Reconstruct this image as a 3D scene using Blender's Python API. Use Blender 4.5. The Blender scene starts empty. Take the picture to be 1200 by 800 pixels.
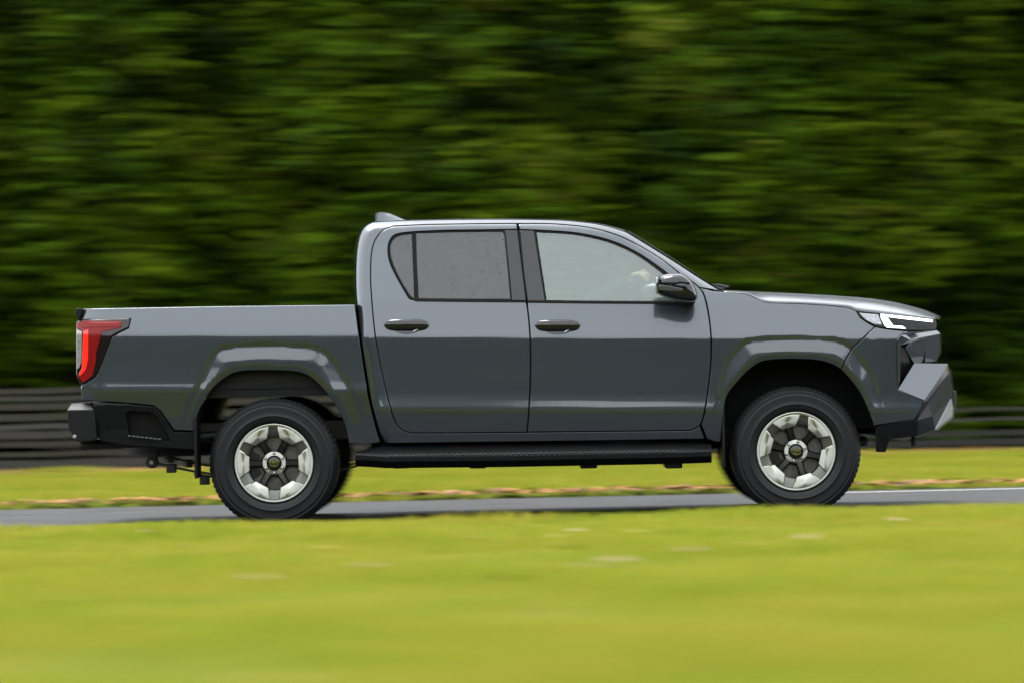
import bpy, bmesh, math, random
import numpy as np
from mathutils import Vector, Matrix
from mathutils.geometry import delaunay_2d_cdt
random.seed(7)
RNG = np.random.default_rng(11)
S = bpy.context.scene
COL = S.collection
R = math.radians

# ------------------------------------------------------------------ camera
FPX = 3960.0                      # focal length in photo pixels (1200 wide)
ROLL = R(1.3)
CAM = np.array([0.0, -20.93, 0.90])
_d = np.array([20.0, -32.0, -FPX]); _d /= np.linalg.norm(_d)           # world +Y in camera axes
_x = np.array([math.cos(ROLL), math.sin(ROLL), 0.0]); _x -= _d * _x.dot(_d); _x /= np.linalg.norm(_x)
_z = np.cross(_x, _d)
M3 = np.array([_x, _d, _z])        # camera axes -> world axes
cam_d = bpy.data.cameras.new('camera')
cam = bpy.data.objects.new('camera', cam_d); COL.objects.link(cam); S.camera = cam
mw = Matrix([list(M3[0]) + [CAM[0]], list(M3[1]) + [CAM[1]], list(M3[2]) + [CAM[2]], [0, 0, 0, 1]])
cam.matrix_world = mw
cam_d.sensor_width = 36.0
cam_d.lens = FPX / 1200 * 36
cam_d.clip_start = 0.1
cam_d.clip_end = 3000
cam_d.dof.use_dof = True           # anamorphic aperture: wide sideways, narrow in height
cam_d.dof.focus_distance = 20.0
cam_d.dof.aperture_fstop = cam_d.lens / 1000 / (0.62 / 10)
cam_d.dof.aperture_ratio = 1 / 10

# ------------------------------------------------------------------ sky, sun, exposure
w = bpy.data.worlds.new('World'); S.world = w; w.use_nodes = True
nt = w.node_tree; bg = nt.nodes['Background']
SUN_EL, SUN_ROT = 72.0, 300.0
sky = nt.nodes.new('ShaderNodeTexSky'); sky.sky_type = 'NISHITA'; sky.sun_disc = False
sky.sun_elevation = R(SUN_EL); sky.sun_rotation = R(SUN_ROT)
sky.air_density = 1.2; sky.dust_density = 4.0; sky.ozone_density = 1.5
hs = nt.nodes.new('ShaderNodeHueSaturation'); hs.inputs['Saturation'].default_value = 0.25
nt.links.new(sky.outputs[0], hs.inputs['Color'])
cloud = nt.nodes.new('ShaderNodeMixRGB'); cloud.inputs['Fac'].default_value = .74      # an even cloud deck over most of the sky
cloud.inputs['Color2'].default_value = (4.7, 4.9, 5.15, 1)
nt.links.new(hs.outputs[0], cloud.inputs['Color1']); nt.links.new(cloud.outputs[0], bg.inputs['Color'])
bg.inputs['Strength'].default_value = 0.13
sl = bpy.data.lights.new('sun', 'SUN'); sl.energy = 1.5; sl.angle = R(25); sl.color = (1, .97, .92)
so = bpy.data.objects.new('sun', sl); COL.objects.link(so)
# sun direction: sun_rotation measured clockwise from +Y
sd = Vector((math.sin(R(SUN_ROT)) * math.cos(R(SUN_EL)), math.cos(R(SUN_ROT)) * math.cos(R(SUN_EL)), math.sin(R(SUN_EL))))
so.rotation_euler = sd.to_track_quat('Z', 'Y').to_euler()
S.view_settings.view_transform = 'Standard'; S.view_settings.look = 'None'
S.view_settings.exposure = 2.5; S.view_settings.gamma = 1.0
S.cycles.use_denoising = True
S.cycles.max_bounces = 8
S.cycles.transparent_max_bounces = 12

# ------------------------------------------------------------------ materials
class NB:
    def __init__(s, m): s.nt = m.node_tree; s.n = s.nt.nodes; s.l = s.nt.links
    def node(s, t, **kw):
        x = s.n.new(t)
        for k, v in kw.items(): setattr(x, k, v)
        return x
    def link(s, a, b): s.l.new(a, b)
    def noise(s, scale, detail=3, rough=.55, vec=None, dist=0):
        x = s.node('ShaderNodeTexNoise'); x.inputs['Scale'].default_value = scale
        x.inputs['Detail'].default_value = detail; x.inputs['Roughness'].default_value = rough
        x.inputs['Distortion'].default_value = dist
        if vec is not None: s.link(vec, x.inputs['Vector'])
        return x.outputs['Fac']
    def coord(s, sc=(1, 1, 1)):
        t = s.node('ShaderNodeTexCoord'); mp = s.node('ShaderNodeMapping')
        mp.inputs['Scale'].default_value = sc; s.link(t.outputs['Object'], mp.inputs['Vector'])
        return mp.outputs[0]
    def ramp(s, fac, stops):
        r = s.node('ShaderNodeValToRGB'); e = r.color_ramp.elements
        while len(e) < len(stops): e.new(.5)
        for i, (p, c) in enumerate(stops):
            e[i].position = p; e[i].color = (*c, 1) if len(c) == 3 else c
        s.link(fac, r.inputs['Fac']); return r.outputs['Color']
    def bump(s, h, strength, dist, bsdf, sock='Normal'):
        b = s.node('ShaderNodeBump'); b.inputs['Strength'].default_value = strength
        b.inputs['Distance'].default_value = dist
        s.link(h, b.inputs['Height']); s.link(b.outputs[0], bsdf.inputs[sock])
def mat(name, col=(.5, .5, .5), rough=.5, metal=0., coat=0., coat_rough=.03, spec=.5, emit=None, es=1., noise=None):
    m = bpy.data.materials.new(name); m.use_nodes = True
    b = m.node_tree.nodes['Principled BSDF']
    b.inputs['Base Color'].default_value = (*col, 1); b.inputs['Roughness'].default_value = rough
    b.inputs['Metallic'].default_value = metal; b.inputs['Coat Weight'].default_value = coat
    b.inputs['Coat Roughness'].default_value = coat_rough; b.inputs['Specular IOR Level'].default_value = spec
    if emit: b.inputs['Emission Color'].default_value = (*emit, 1); b.inputs['Emission Strength'].default_value = es
    if noise:
        sc, amt = noise; k = NB(m); f = k.noise(sc, 4, vec=k.coord())
        lo = tuple(c * (1 - amt) for c in col); hi = tuple(min(1, c * (1 + amt)) for c in col)
        k.link(k.ramp(f, [(.3, lo), (.7, hi)]), b.inputs['Base Color'])
        k.bump(f, .15, .004, b)
    return m
def bs(m): return m.node_tree.nodes['Principled BSDF']

PAINT = mat('grey_paint', (.024, .0315, .039), .28, .60, 1.0, .02)
bs(PAINT).inputs['Coat IOR'].default_value = 1.56
k = NB(PAINT); v = k.coord((9, 9, 1.6)); st = k.noise(7, 4, .6, v, .8)           # rain runs down the panels
k.bump(st, .028, .004, bs(PAINT), 'Coat Normal')
sp = k.noise(160, 2, .6, k.coord())
cr_ = k.ramp(sp, [(.45, (.015,) * 3), (.75, (.07,) * 3)]); k.link(cr_, bs(PAINT).inputs['Coat Roughness'])
PAINT_WET = mat('grey_paint_with_rain_beads', (.024, .0315, .039), .32, .60, 1.0, .22)
bs(PAINT_WET).inputs['Coat IOR'].default_value = 1.5
k = NB(PAINT_WET); vo_ = k.node('ShaderNodeTexVoronoi'); vo_.inputs['Scale'].default_value = 90; k.link(k.coord(), vo_.inputs['Vector'])
k.bump(k.ramp(vo_.outputs['Distance'], [(.1, (1,) * 3), (.35, (0,) * 3)]), .35, .003, bs(PAINT_WET), 'Coat Normal')
BLACK_GLOSS = mat('black_gloss_plastic', (.003, .003, .0035), .10, 0, .3, .03, .35)
BLACK = mat('black_textured_plastic', (.0050, .0050, .0055), .42, spec=.14, noise=(60, .3))
BLACK_MATT = mat('black_underbody', (.004, .004, .004), .9, spec=.1)
RUBBER_SEAL = mat('rubber_seal', (.003, .003, .003), .5, spec=.06)
APPLIQUE = mat('pillar_black_film', (.008, .008, .008), .35, spec=.35, noise=(300, .3))
TYRE = mat('tyre_rubber', (.0048, .0048, .005), .5, spec=.22, noise=(30, .25))
SILVER = mat('machined_alloy', (.46, .46, .40), .45, 1.)
k = NB(SILVER); tg = k.node('ShaderNodeTangent'); tg.direction_type = 'RADIAL'; tg.axis = 'Y'; k.link(tg.outputs[0], bs(SILVER).inputs['Tangent'])     # turned on a lathe
bs(SILVER).inputs['Anisotropic'].default_value = 1.0; bs(SILVER).inputs['Anisotropic Rotation'].default_value = 0
GUN = mat('dark_alloy', (.022, .022, .02), .35, .8, spec=.3)
DISH = mat('grey_cast_alloy', (.10, .10, .088), .4, .9)
CHROME = mat('chrome', (.4, .4, .4), .12, 1.)
STEEL = mat('brake_steel', (.08, .077, .07), .4, .9, noise=(40, .3))
SKID = mat('satin_silver_plastic', (.22, .225, .23), .38, .5)
RUST = mat('dirty_chassis', (.014, .012, .006), .75, noise=(25, .5))
GREASE = mat('black_chassis', (.007, .007, .0065), .55, spec=.3, noise=(40, .4))
BUSH = mat('pale_bush', (.25, .25, .23), .6)
RED = mat('red_lens', (.13, .003, .003), .2, 0, .1, .02, .15)
REDLIT = mat('lit_red_lens', (.25, .01, .005), .15, 0, .2, .02, emit=(1, .022, .010), es=.15)
SMOKE = mat('smoked_lens', (.008, .005, .005), .1, 0, .2, .02, .3)
CLEARL = mat('clear_reverse_lens', (.2, .19, .18), .15, .3, .4, .05, noise=(120, .5))
DRL = mat('daytime_light', (.9, .9, .9), .3, emit=(1, .98, .95), es=.55)
LAMPREF = mat('lamp_reflector', (.20, .205, .21), .18, .9, noise=(150, .5))
LAMPDARK = mat('lamp_dark_bezel', (.006, .006, .006), .2, 0, .1, spec=.15)
INDIC = mat('smoked_indicator_lens', (.045, .045, .042), .2, .2, .2, .05, .4)
INTERIOR = mat('dark_interior_trim', (.010, .010, .011), .7, spec=.2)
SEATM = mat('dark_seat_fabric', (.015, .015, .016), .85, spec=.2, noise=(200, .3))
ALU = mat('step_stud_metal', (.12, .12, .115), .35, .9)
PLATE = mat('plate_black', (.03, .03, .03), .4)
SKIN = mat('skin', (.40, .25, .17), .5); bs(SKIN).inputs['Subsurface Weight'].default_value = .1
TOP = mat('dark_knit_top', (.025, .026, .03), .85, noise=(90, .2))
TROUSER = mat('dark_trousers', (.03, .035, .05), .85)
HAIR = mat('brown_hair', (.035, .022, .014), .6)

def glass_mat(name, tint, gloss, haze, hazecol, drops=-.6):
    m = bpy.data.materials.new(name); m.use_nodes = True; k = NB(m); k.n.clear()
    out = k.node('ShaderNodeOutputMaterial')
    tr = k.node('ShaderNodeBsdfTransparent'); tr.inputs[0].default_value = (*tint, 1)
    gl = k.node('ShaderNodeBsdfGlossy'); gl.inputs['Roughness'].default_value = .04
    df = k.node('ShaderNodeBsdfDiffuse'); df.inputs[0].default_value = (*hazecol, 1)
    fr = k.node('ShaderNodeFresnel'); fr.inputs['IOR'].default_value = 1.5
    ml = k.node('ShaderNodeMath', operation='MULTIPLY_ADD'); ml.inputs[1].default_value = 1.25; ml.inputs[2].default_value = gloss
    k.link(fr.outputs[0], ml.inputs[0])
    vo = k.node('ShaderNodeTexVoronoi'); vo.inputs['Scale'].default_value = 62; k.link(k.coord(), vo.inputs['Vector'])
    patch = k.noise(14, 3, .6, k.coord())
    drop = k.ramp(vo.outputs['Distance'], [(.16, (1,) * 3), (.34, (0,) * 3)])       # rain drops on the pane
    dm = k.node('ShaderNodeMath', operation='MULTIPLY'); k.link(drop, dm.inputs[0]); k.link(k.ramp(patch, [(.36, (.1,) * 3), (.6, (1,) * 3)]), dm.inputs[1])
    mh = k.node('ShaderNodeMath', operation='MULTIPLY_ADD'); mh.inputs[1].default_value = -.3 * haze; mh.inputs[2].default_value = haze
    k.link(dm.outputs[0], mh.inputs[0])
    m1 = k.node('ShaderNodeMixShader'); md = k.node('ShaderNodeMath', operation='MULTIPLY_ADD'); md.inputs[1].default_value = drops; md.inputs[2].default_value = 1; k.link(dm.outputs[0], md.inputs[0])
    mg = k.node('ShaderNodeMath', operation='MULTIPLY'); k.link(ml.outputs[0], mg.inputs[0]); k.link(md.outputs[0], mg.inputs[1]); k.link(mg.outputs[0], m1.inputs[0]); k.link(tr.outputs[0], m1.inputs[1]); k.link(gl.outputs[0], m1.inputs[2])
    m2 = k.node('ShaderNodeMixShader'); k.link(mh.outputs[0], m2.inputs[0]); k.link(m1.outputs[0], m2.inputs[1]); k.link(df.outputs[0], m2.inputs[2])
    b = k.node('ShaderNodeBump'); b.inputs['Strength'].default_value = .1; b.inputs['Distance'].default_value = .001
    k.link(dm.outputs[0], b.inputs['Height']); k.link(b.outputs[0], gl.inputs['Normal'])
    k.link(m2.outputs[0], out.inputs['Surface'])
    return m
GLASS_F = glass_mat('wet_green_glass', (.72, .86, .79), .06, .085, (.36, .50, .43), -.2)
GLASS_R = glass_mat('wet_privacy_glass', (.10, .11, .115), .015, .08, (.18, .19, .195))
GLASS_W = glass_mat('windscreen_glass', (.6, .72, .66), .04, .02, (.7, .75, .72))

# ------------------------------------------------------------------ helpers
def unproj(px, py, Y):
    ray = M3 @ np.array([px - 600.0, 400.0 - py, -FPX])
    t = (Y - CAM[1]) / ray[1]
    return CAM + ray * t
def obj(name, me, m=None, parent=None, label=None):
    o = bpy.data.objects.new(name, me); COL.objects.link(o)
    if m is not None and len(me.materials) == 0: me.materials.append(m)
    if parent is not None: o.parent = parent
    if label: o['label'] = label
    return o
def tag(o, label=None, cat=None, group=None, kind=None):
    if label: o['label'] = label
    if cat: o['category'] = cat
    if group: o['group'] = group
    if kind: o['kind'] = kind
    return o
def empty(name, loc=(0, 0, 0), rz=0, parent=None):
    o = bpy.data.objects.new(name, None); COL.objects.link(o); o.location = loc; o.rotation_euler = (0, 0, rz)
    o.empty_display_size = .1
    if parent: o.parent = parent
    return o
def mesh(name, V, F, smooth=None, normals=None):
    me = bpy.data.meshes.new(name); me.from_pydata([tuple(map(float, v)) for v in V], [], [tuple(map(int, f)) for f in F])
    me.validate(); me.update()
    if normals is not None:
        me.shade_smooth(); me.normals_split_custom_set_from_vertices([tuple(map(float, n)) for n in normals])
    elif smooth is not None:
        me.shade_smooth()
        if smooth < 180: me.set_sharp_from_angle(angle=R(smooth))
    return me
class MB:
    def __init__(s): s.v = []; s.f = []
    def add(s, V, F):
        b = len(s.v); s.v += [tuple(map(float, v)) for v in V]; s.f += [tuple(b + int(i) for i in f) for f in F]; return s
    def box(s, lo, hi):
        (a, b, c), (d, e, f) = lo, hi
        return s.add([(a, b, c), (d, b, c), (d, e, c), (a, e, c), (a, b, f), (d, b, f), (d, e, f), (a, e, f)],
                     [(3, 2, 1, 0), (4, 5, 6, 7), (0, 1, 5, 4), (1, 2, 6, 5), (2, 3, 7, 6), (3, 0, 4, 7)])
    def prism(s, pts, y0, y1):
        """pts (x, z) counter-clockwise seen from -Y; y0 nearer than y1"""
        n = len(pts); V = [(p[0], y0, p[1]) for p in pts] + [(p[0], y1, p[1]) for p in pts]
        F = [tuple(range(n)), tuple(range(2 * n - 1, n - 1, -1))] + [((i + 1) % n, i, n + i, n + (i + 1) % n) for i in range(n)]
        return s.add(V, F)
    def tube(s, path, r, seg=8):
        P = [Vector(p) for p in path]; n = len(P); V = []; F = []
        rr = r if hasattr(r, '__len__') else [r] * n
        up = Vector((0, 0, 1))
        for i, p in enumerate(P):
            d = (P[min(i + 1, n - 1)] - P[max(i - 1, 0)]).normalized()
            a = d.cross(up) if abs(d.z) < .95 else d.cross(Vector((1, 0, 0)))
            a.normalize(); b = d.cross(a)
            V += [p + (a * math.cos(t) + b * math.sin(t)) * rr[i] for t in [2 * math.pi * j / seg for j in range(seg)]]
        for i in range(n - 1):
            for j in range(seg):
                F.append((i * seg + j, i * seg + (j + 1) % seg, (i + 1) * seg + (j + 1) % seg, (i + 1) * seg + j))
        F.append(tuple(range(seg - 1, -1, -1))); F.append(tuple(range((n - 1) * seg, n * seg)))
        return s.add(V, F)
    def lathe(s, prof, c=(0, 0, 0), seg=64, close=False):
        """prof (r, y) turned round an axis along Y through c"""
        n = len(prof); V = []; F = []
        for i in range(seg):
            t = 2 * math.pi * i / seg
            V += [(c[0] + r * math.cos(t), c[1] + y, c[2] + r * math.sin(t)) for r, y in prof]
        for i in range(seg):
            j = (i + 1) % seg
            for q in range(n if close else n - 1):
                q2 = (q + 1) % n
                F.append((i * n + q, i * n + q2, j * n + q2, j * n + q))
        return s.add(V, F)
    def build(s, name, m, parent=None, smooth=30, bevel=0, label=None, seg=2):
        me = mesh(name, s.v, s.f)
        bm = bmesh.new(); bm.from_mesh(me); bmesh.ops.recalc_face_normals(bm, faces=bm.faces); bm.to_mesh(me); bm.free()
        if smooth: me.shade_smooth(); me.set_sharp_from_angle(angle=R(smooth))
        o = obj(name, me, m, parent, label)
        if bevel:
            b = o.modifiers.new('bevel', 'BEVEL'); b.width = bevel; b.segments = seg; b.limit_method = 'ANGLE'; b.angle_limit = R(28)
            b.harden_normals = False
        return o
def mirror(o, parent=None):
    c = o.copy(); COL.objects.link(c); c.scale = (1, -1, 1)
    if parent: c.parent = parent
    return c

# ------------------------------------------------------------------ body side surface: half width as a function of x and height
def table(pairs, sig=.008):
    z = np.arange(.2, 2.2, .002); v = np.interp(z, [p[0] for p in pairs], [p[1] for p in pairs])
    kx = np.arange(-20, 21) * .002; kk = np.exp(-.5 * (kx / sig) ** 2); kk /= kk.sum()
    return z, np.convolve(np.pad(v, 20, mode='edge'), kk, 'valid')
T_MAIN = table([(.40, .875), (.478, .894), (.523, .906), (.60, .9215), (.655, .9305), (.668, .9305), (.712, .9266), (.75, .9245),
                (.92, .921), (1.06, .919), (1.090, .9185), (1.098, .917), (1.302, .862), (1.80, .662)])
T_BED = table([(.40, .872), (.55, .895), (.76, .9275), (.775, .9275), (.815, .9250), (.90, .923), (1.07, .921), (1.10, .920),
               (1.115, .917), (1.19, .898), (1.20, .895), (1.21, .891), (1.40, .835)])
def plan(x, z):
    f = np.clip(x - 1.90, 0, None); r = np.clip(-2.50 - x, 0, None)
    return (.60 + 0 * np.asarray(z)) * f ** 2 + 2.2 * r ** 2
def W0(x, z, T=T_MAIN): return np.interp(z + .026 * x, *T) - plan(np.asarray(x), z)
def W0B(x, z): return W0(x, z, T_BED)
def near(px, py, Wf=W0):
    Y = -.9
    for _ in range(4):
        p = unproj(px, py, Y); Y = -float(Wf(p[0], p[2]))
    return p[0], p[2]
def crom(pts, n=6):
    P = [np.array(p, float) for p in pts]; P = [2 * P[0] - P[1]] + P + [2 * P[-1] - P[-2]]; out = []
    for i in range(1, len(P) - 2):
        for j in range(n):
            t = j / n; a, b, c, d = P[i - 1:i + 3]
            out.append(tuple(.5 * (2 * b + (c - a) * t + (2 * a - 5 * b + 4 * c - d) * t * t + (3 * b - a - 3 * c + d) * t ** 3)))
    out.append(tuple(P[-2])); return out
def segdist(x, z, P):
    P = np.asarray(P); best = np.full(np.shape(x), 1e9)
    for a, b in zip(P[:-1], P[1:]):
        d = b - a; L = d.dot(d) + 1e-12
        t = np.clip(((x - a[0]) * d[0] + (z - a[1]) * d[1]) / L, 0, 1)
        best = np.minimum(best, np.hypot(x - a[0] - t * d[0], z - a[1] - t * d[1]))
    return best
def inside(x, z, P):
    P = np.asarray(P); r = np.zeros(np.shape(x), bool)
    for a, b in zip(P, np.roll(P, -1, 0)):
        c = ((a[1] > z) != (b[1] > z))
        with np.errstate(divide='ignore', invalid='ignore'):
            r ^= c & (x < (b[0] - a[0]) * (z - a[1]) / (b[1] - a[1] + 1e-15) + a[0])
    return r
FLARE_F = np.array([near(*p) for p in crom([(832, 520), (838, 470), (848, 428), (862, 408), (875, 397.5), (890, 394.5), (927, 392.9), (968, 394), (985, 397), (998, 404), (1010, 419), (1024, 438), (1033, 470), (1036, 520)])])
FLARE_R = np.array([near(*p, W0B) for p in crom([(207, 530), (214, 490), (228, 455), (241, 426), (250, 411), (262, 404.5), (285, 402), (314, 401), (350, 402), (372, 405), (388, 415), (402, 436), (418, 464), (428, 490), (434, 530)])])
def flare(x, z, P):
    d = segdist(x, z, P); s = np.where(inside(x, z, P), d, -d)
    return np.interp(s, [-.03, -.004, .020, .030, .094, .102, .125, .3], [0, .0, -.0050, -.0046, .0010, .0014, .0014, .000])
CAB_SIL_PX = crom([(452, 519), (444.5, 504), (434, 464), (424, 402.5), (418.3, 357), (416.8, 335), (416.8, 315), (418, 294), (421, 277.5), (426, 267), (433, 262), (442, 260), (485, 258.2), (549, 257), (610, 257), (655, 258), (680, 260), (705, 263.5), (731, 271), (745, 278.6), (787, 304.5), (822, 327.2), (847, 342.5)], 5)
CAB_SIL = np.array([near(*p) for p in CAB_SIL_PX])
ARCH_F = crom([(1019.5, 486), (1015, 474), (1008, 460), (997, 445), (986, 433.5), (975, 427), (958, 422.2), (930, 420.8), (905, 421.6), (890, 425), (876, 435), (862, 450), (853, 462), (849.5, 474), (846.5, 500), (845, 518)], 5)
ARCH_R = crom([(408.5, 519), (405.5, 503), (401, 489), (393, 474), (382, 459.5), (371, 447.5), (361, 440), (345, 435), (310, 433.8), (281, 435), (266, 441), (251, 453), (240, 468), (233, 482), (229, 495), (227, 505)], 5)
ARCHL_F = np.array([near(*p) for p in ARCH_F]); ARCHL_R = np.array([near(*p, W0B) for p in ARCH_R])
def WF(x, z):                                    # front wing and bumper side
    return W0(x, z) + flare(x, z, FLARE_F) - .26 * np.clip(.034 - segdist(x, z, ARCHL_F), 0, .034)
def WB(x, z):                                    # load bed side
    return W0B(x, z) + flare(x, z, FLARE_R) - .26 * np.clip(.034 - segdist(x, z, ARCHL_R), 0, .034)
def WC(x, z):                                    # cab and doors: rounded towards the roof edge and the rear corner
    d = np.clip(segdist(x, z, CAB_SIL), 0, .055); zz = np.asarray(z)
    top = np.clip((zz - .95) / .3, .35, 1)
    return W0(x, z) - .045 * top * (1 - d / .055) ** 2

def resample(P, step):
    P = np.asarray(P, float); Q = [P[0]]
    for a, b in zip(P, np.roll(P, -1, 0)):
        L = np.hypot(*(b - a)); n = max(1, int(round(L / step)))
        for i in range(1, n + 1): Q.append(a + (b - a) * i / n)
    return np.array(Q[:-1])
def dedupe(P, e=1e-4):
    Q = [P[0]]
    for p in P[1:]:
        if np.hypot(p[0] - Q[-1][0], p[1] - Q[-1][1]) > e: Q.append(p)
    if np.hypot(Q[0][0] - Q[-1][0], Q[0][1] - Q[-1][1]) < e: Q.pop()
    return np.array(Q)
def area(P): return .5 * np.sum(P[:, 0] * np.roll(P[:, 1], -1) - np.roll(P[:, 0], -1) * P[:, 1])
def inset(P, g):
    e = np.roll(P, -1, 0) - P; e /= np.linalg.norm(e, axis=1)[:, None]
    n = np.stack([-e[:, 1], e[:, 0]], 1); m = n + np.roll(n, 1, 0); m /= np.maximum(np.linalg.norm(m, axis=1)[:, None], 1e-6)
    c = np.clip((m * n).sum(1), .5, 1)
    return P + m * (g / c)[:, None], -m
def panel_mesh(name, outlines, Wf, step=.018, gap=.003, rnd=.0035, depth=.022, off=0., px=True, Wbase=None):
    """outlines[0] outer, the rest holes; photo points turned into metres on the surface Y = -Wf(x, z)"""
    V = []; N = []; F = []; B = []; E = []; polys = []
    g = lambda x, z: Wf(x, z) + off
    for i, o in enumerate(outlines):
        P = dedupe(np.array([near(*p, Wbase or Wf) for p in o]) if px else np.array(o, float)); P = resample(P, step)
        a = area(P)
        if (a < 0) == (i == 0): P = P[::-1]
        A, out = inset(P, gap + rnd); C, _ = inset(P, gap)
        polys.append(A); B.append((A, C, out))
    A0 = polys[0]; lo = A0.min(0); hi = A0.max(0)
    gx, gz = np.meshgrid(np.arange(lo[0], hi[0], step), np.arange(lo[1], hi[1], step)); gx = gx.ravel() + 1.3e-4; gz = gz.ravel() + 2.1e-4
    gx[((np.round((gz - lo[1]) / step)).astype(int) % 2) == 1] += step * .5
    ok = inside(gx, gz, A0)
    for h in polys[1:]: ok &= ~inside(gx, gz, h)
    for h in polys: ok &= segdist(gx, gz, np.vstack([h, h[:1]])) > step * .55
    pts = [tuple(p) for h in polys for p in h] + list(zip(gx[ok], gz[ok]))
    b = 0
    for h in polys:
        n = len(h); E += [(b + i, b + (i + 1) % n) for i in range(n)]; b += n
    vv, _, ff, *_r = delaunay_2d_cdt([Vector(p) for p in pts], E, [], 0, 1e-7)
    vv = np.array([tuple(v) for v in vv]); ff = np.array([f for f in ff if len(f) == 3])
    ce = vv[ff].mean(1); ok = inside(ce[:, 0], ce[:, 1], A0)
    for h in polys[1:]: ok &= ~inside(ce[:, 0], ce[:, 1], h)
    ff = ff[ok]
    t = vv[ff]; cr = (t[:, 1, 0] - t[:, 0, 0]) * (t[:, 2, 1] - t[:, 0, 1]) - (t[:, 1, 1] - t[:, 0, 1]) * (t[:, 2, 0] - t[:, 0, 0])
    ff[cr < 0] = ff[cr < 0][:, ::-1]
    def nrm(P):
        e = .003
        wx = (g(P[:, 0] + e, P[:, 1]) - g(P[:, 0] - e, P[:, 1])) / (2 * e); wz = (g(P[:, 0], P[:, 1] + e) - g(P[:, 0], P[:, 1] - e)) / (2 * e)
        n = np.stack([-wx, -np.ones(len(P)), -wz], 1); return n / np.linalg.norm(n, axis=1)[:, None]
    V = [np.stack([vv[:, 0], -g(vv[:, 0], vv[:, 1]), vv[:, 1]], 1)]; N = [nrm(vv)]; F = [tuple(f) for f in ff]; b = len(vv)
    for A, C, out in B:
        n = len(A); na = nrm(A); no = np.stack([out[:, 0], np.zeros(n), out[:, 1]], 1)
        ya = -g(A[:, 0], A[:, 1])
        va = np.stack([A[:, 0], ya, A[:, 1]], 1); vc = np.stack([C[:, 0], ya + rnd, C[:, 1]], 1); vd = np.stack([C[:, 0], ya + depth, C[:, 1]], 1)
        V += [va, vc, vc, vd]; N += [na, no, no, no]
        for i in range(n):
            j = (i + 1) % n
            F.append((b + j, b + i, b + n + i, b + n + j)); F.append((b + 2 * n + j, b + 2 * n + i, b + 3 * n + i, b + 3 * n + j))
        b += 4 * n
    return mesh(name, np.vstack(V), F, normals=np.vstack(N))
def panel(name, outlines, Wf, m, parent, label=None, both=True, **kw):
    o = obj(name, panel_mesh(name, outlines, Wf, **kw), m, parent, label)
    return (o, mirror(o)) if both else (o, None)
def loft(grid, smooth=40):
    """grid[i][j] points -> quads"""
    n, k = len(grid), len(grid[0]); V = [p for r in grid for p in r]
    F = [(i * k + j, i * k + j + 1, (i + 1) * k + j + 1, (i + 1) * k + j) for i in range(n - 1) for j in range(k - 1)]
    return V, F

# ================================================================== THE PLACE
def sheet(name, pts, z, m, kind='structure'):
    me = mesh(name, [(x, y, z) for x, y in pts], [tuple(range(len(pts)))])
    return tag(obj(name, me, m), kind=kind)
GROUND = mat('soil_and_grass', (.10, .11, .03), .95)
k = NB(GROUND); f = k.noise(2.2, 6, .6, k.coord())
k.link(k.ramp(f, [(.3, (.038, .052, .006)), (.5, (.064, .078, .009)), (.72, (.09, .085, .02))]), bs(GROUND).inputs['Base Color'])
k.bump(k.noise(60, 4, .7, k.coord()), .6, .02, bs(GROUND)); bs(GROUND).inputs['Specular IOR Level'].default_value = .04
SHADE = mat('shade_dark_soil', (.014, .011, .006), .95, spec=.1, noise=(9, .6))  # soil coloured near black: the shade under the hedge is in the colour
ROAD = mat('wet_asphalt', (.055, .056, .060), .42)
k = NB(ROAD); f = k.noise(140, 3, .7, k.coord()); f2 = k.noise(1.6, 5, .6, k.coord((1, 3, 1)))
k.link(k.ramp(f2, [(.3, (.030, .0305, .0315)), (.7, (.046, .0465, .048))]), bs(ROAD).inputs['Base Color'])
k.link(k.ramp(f2, [(.35, (.5,) * 3), (.65, (.75,) * 3)]), bs(ROAD).inputs['Roughness'])
k.bump(f, .35, .004, bs(ROAD)); bs(ROAD).inputs['Specular IOR Level'].default_value = .08
LINE = mat('road_paint', (.30, .30, .29), .55, noise=(20, .25))

RY0, RY1 = -2.85, 2.72            # near and far edge of the road
sheet('ground', [(-600, -600), (600, -600), (600, 900), (-600, 900)], -.004, GROUND)
sheet('road', [(-300, RY0 - .3), (300, RY0 - .3), (300, RY1), (-300, RY1)], 0.0, ROAD)
sheet('road_marking', [(1.75, 2.28), (300, 2.28), (300, 2.36), (1.75, 2.36)], .004, LINE)
def verge(name, ya, yb, zt, slope, kind='structure'):
    V = []; F = []
    ys = np.array([ya, ya + slope] + list(np.linspace(ya + slope, yb - slope, 24)[1:-1]) + [yb - slope, yb])
    xs = np.concatenate([[-300, -60, -20], np.linspace(-9, 9, 60), [20, 60, 300]])
    for y in ys:
        for x in xs:
            z = -.02 if y in (ya, yb) else zt + .012 * math.sin(1.7 * x + 2.1 * y) + .008 * math.sin(4.3 * x - 1.1 * y)
            V.append((x, y, z))
    n = len(xs); F = [(i * n + j, i * n + j + 1, (i + 1) * n + j + 1, (i + 1) * n + j) for i in range(len(ys) - 1) for j in range(n - 1)]
    return tag(obj(name, mesh(name, V, F, 180), GROUND), kind=kind)
verge('near_verge', -60, RY0, .092, .16); verge('far_verge', RY1, 10.9, .02, .1)
sheet('shaded_bank', [(-120, 10.7), (120, 10.7), (120, 60), (-120, 60)], .012, SHADE)

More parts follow.
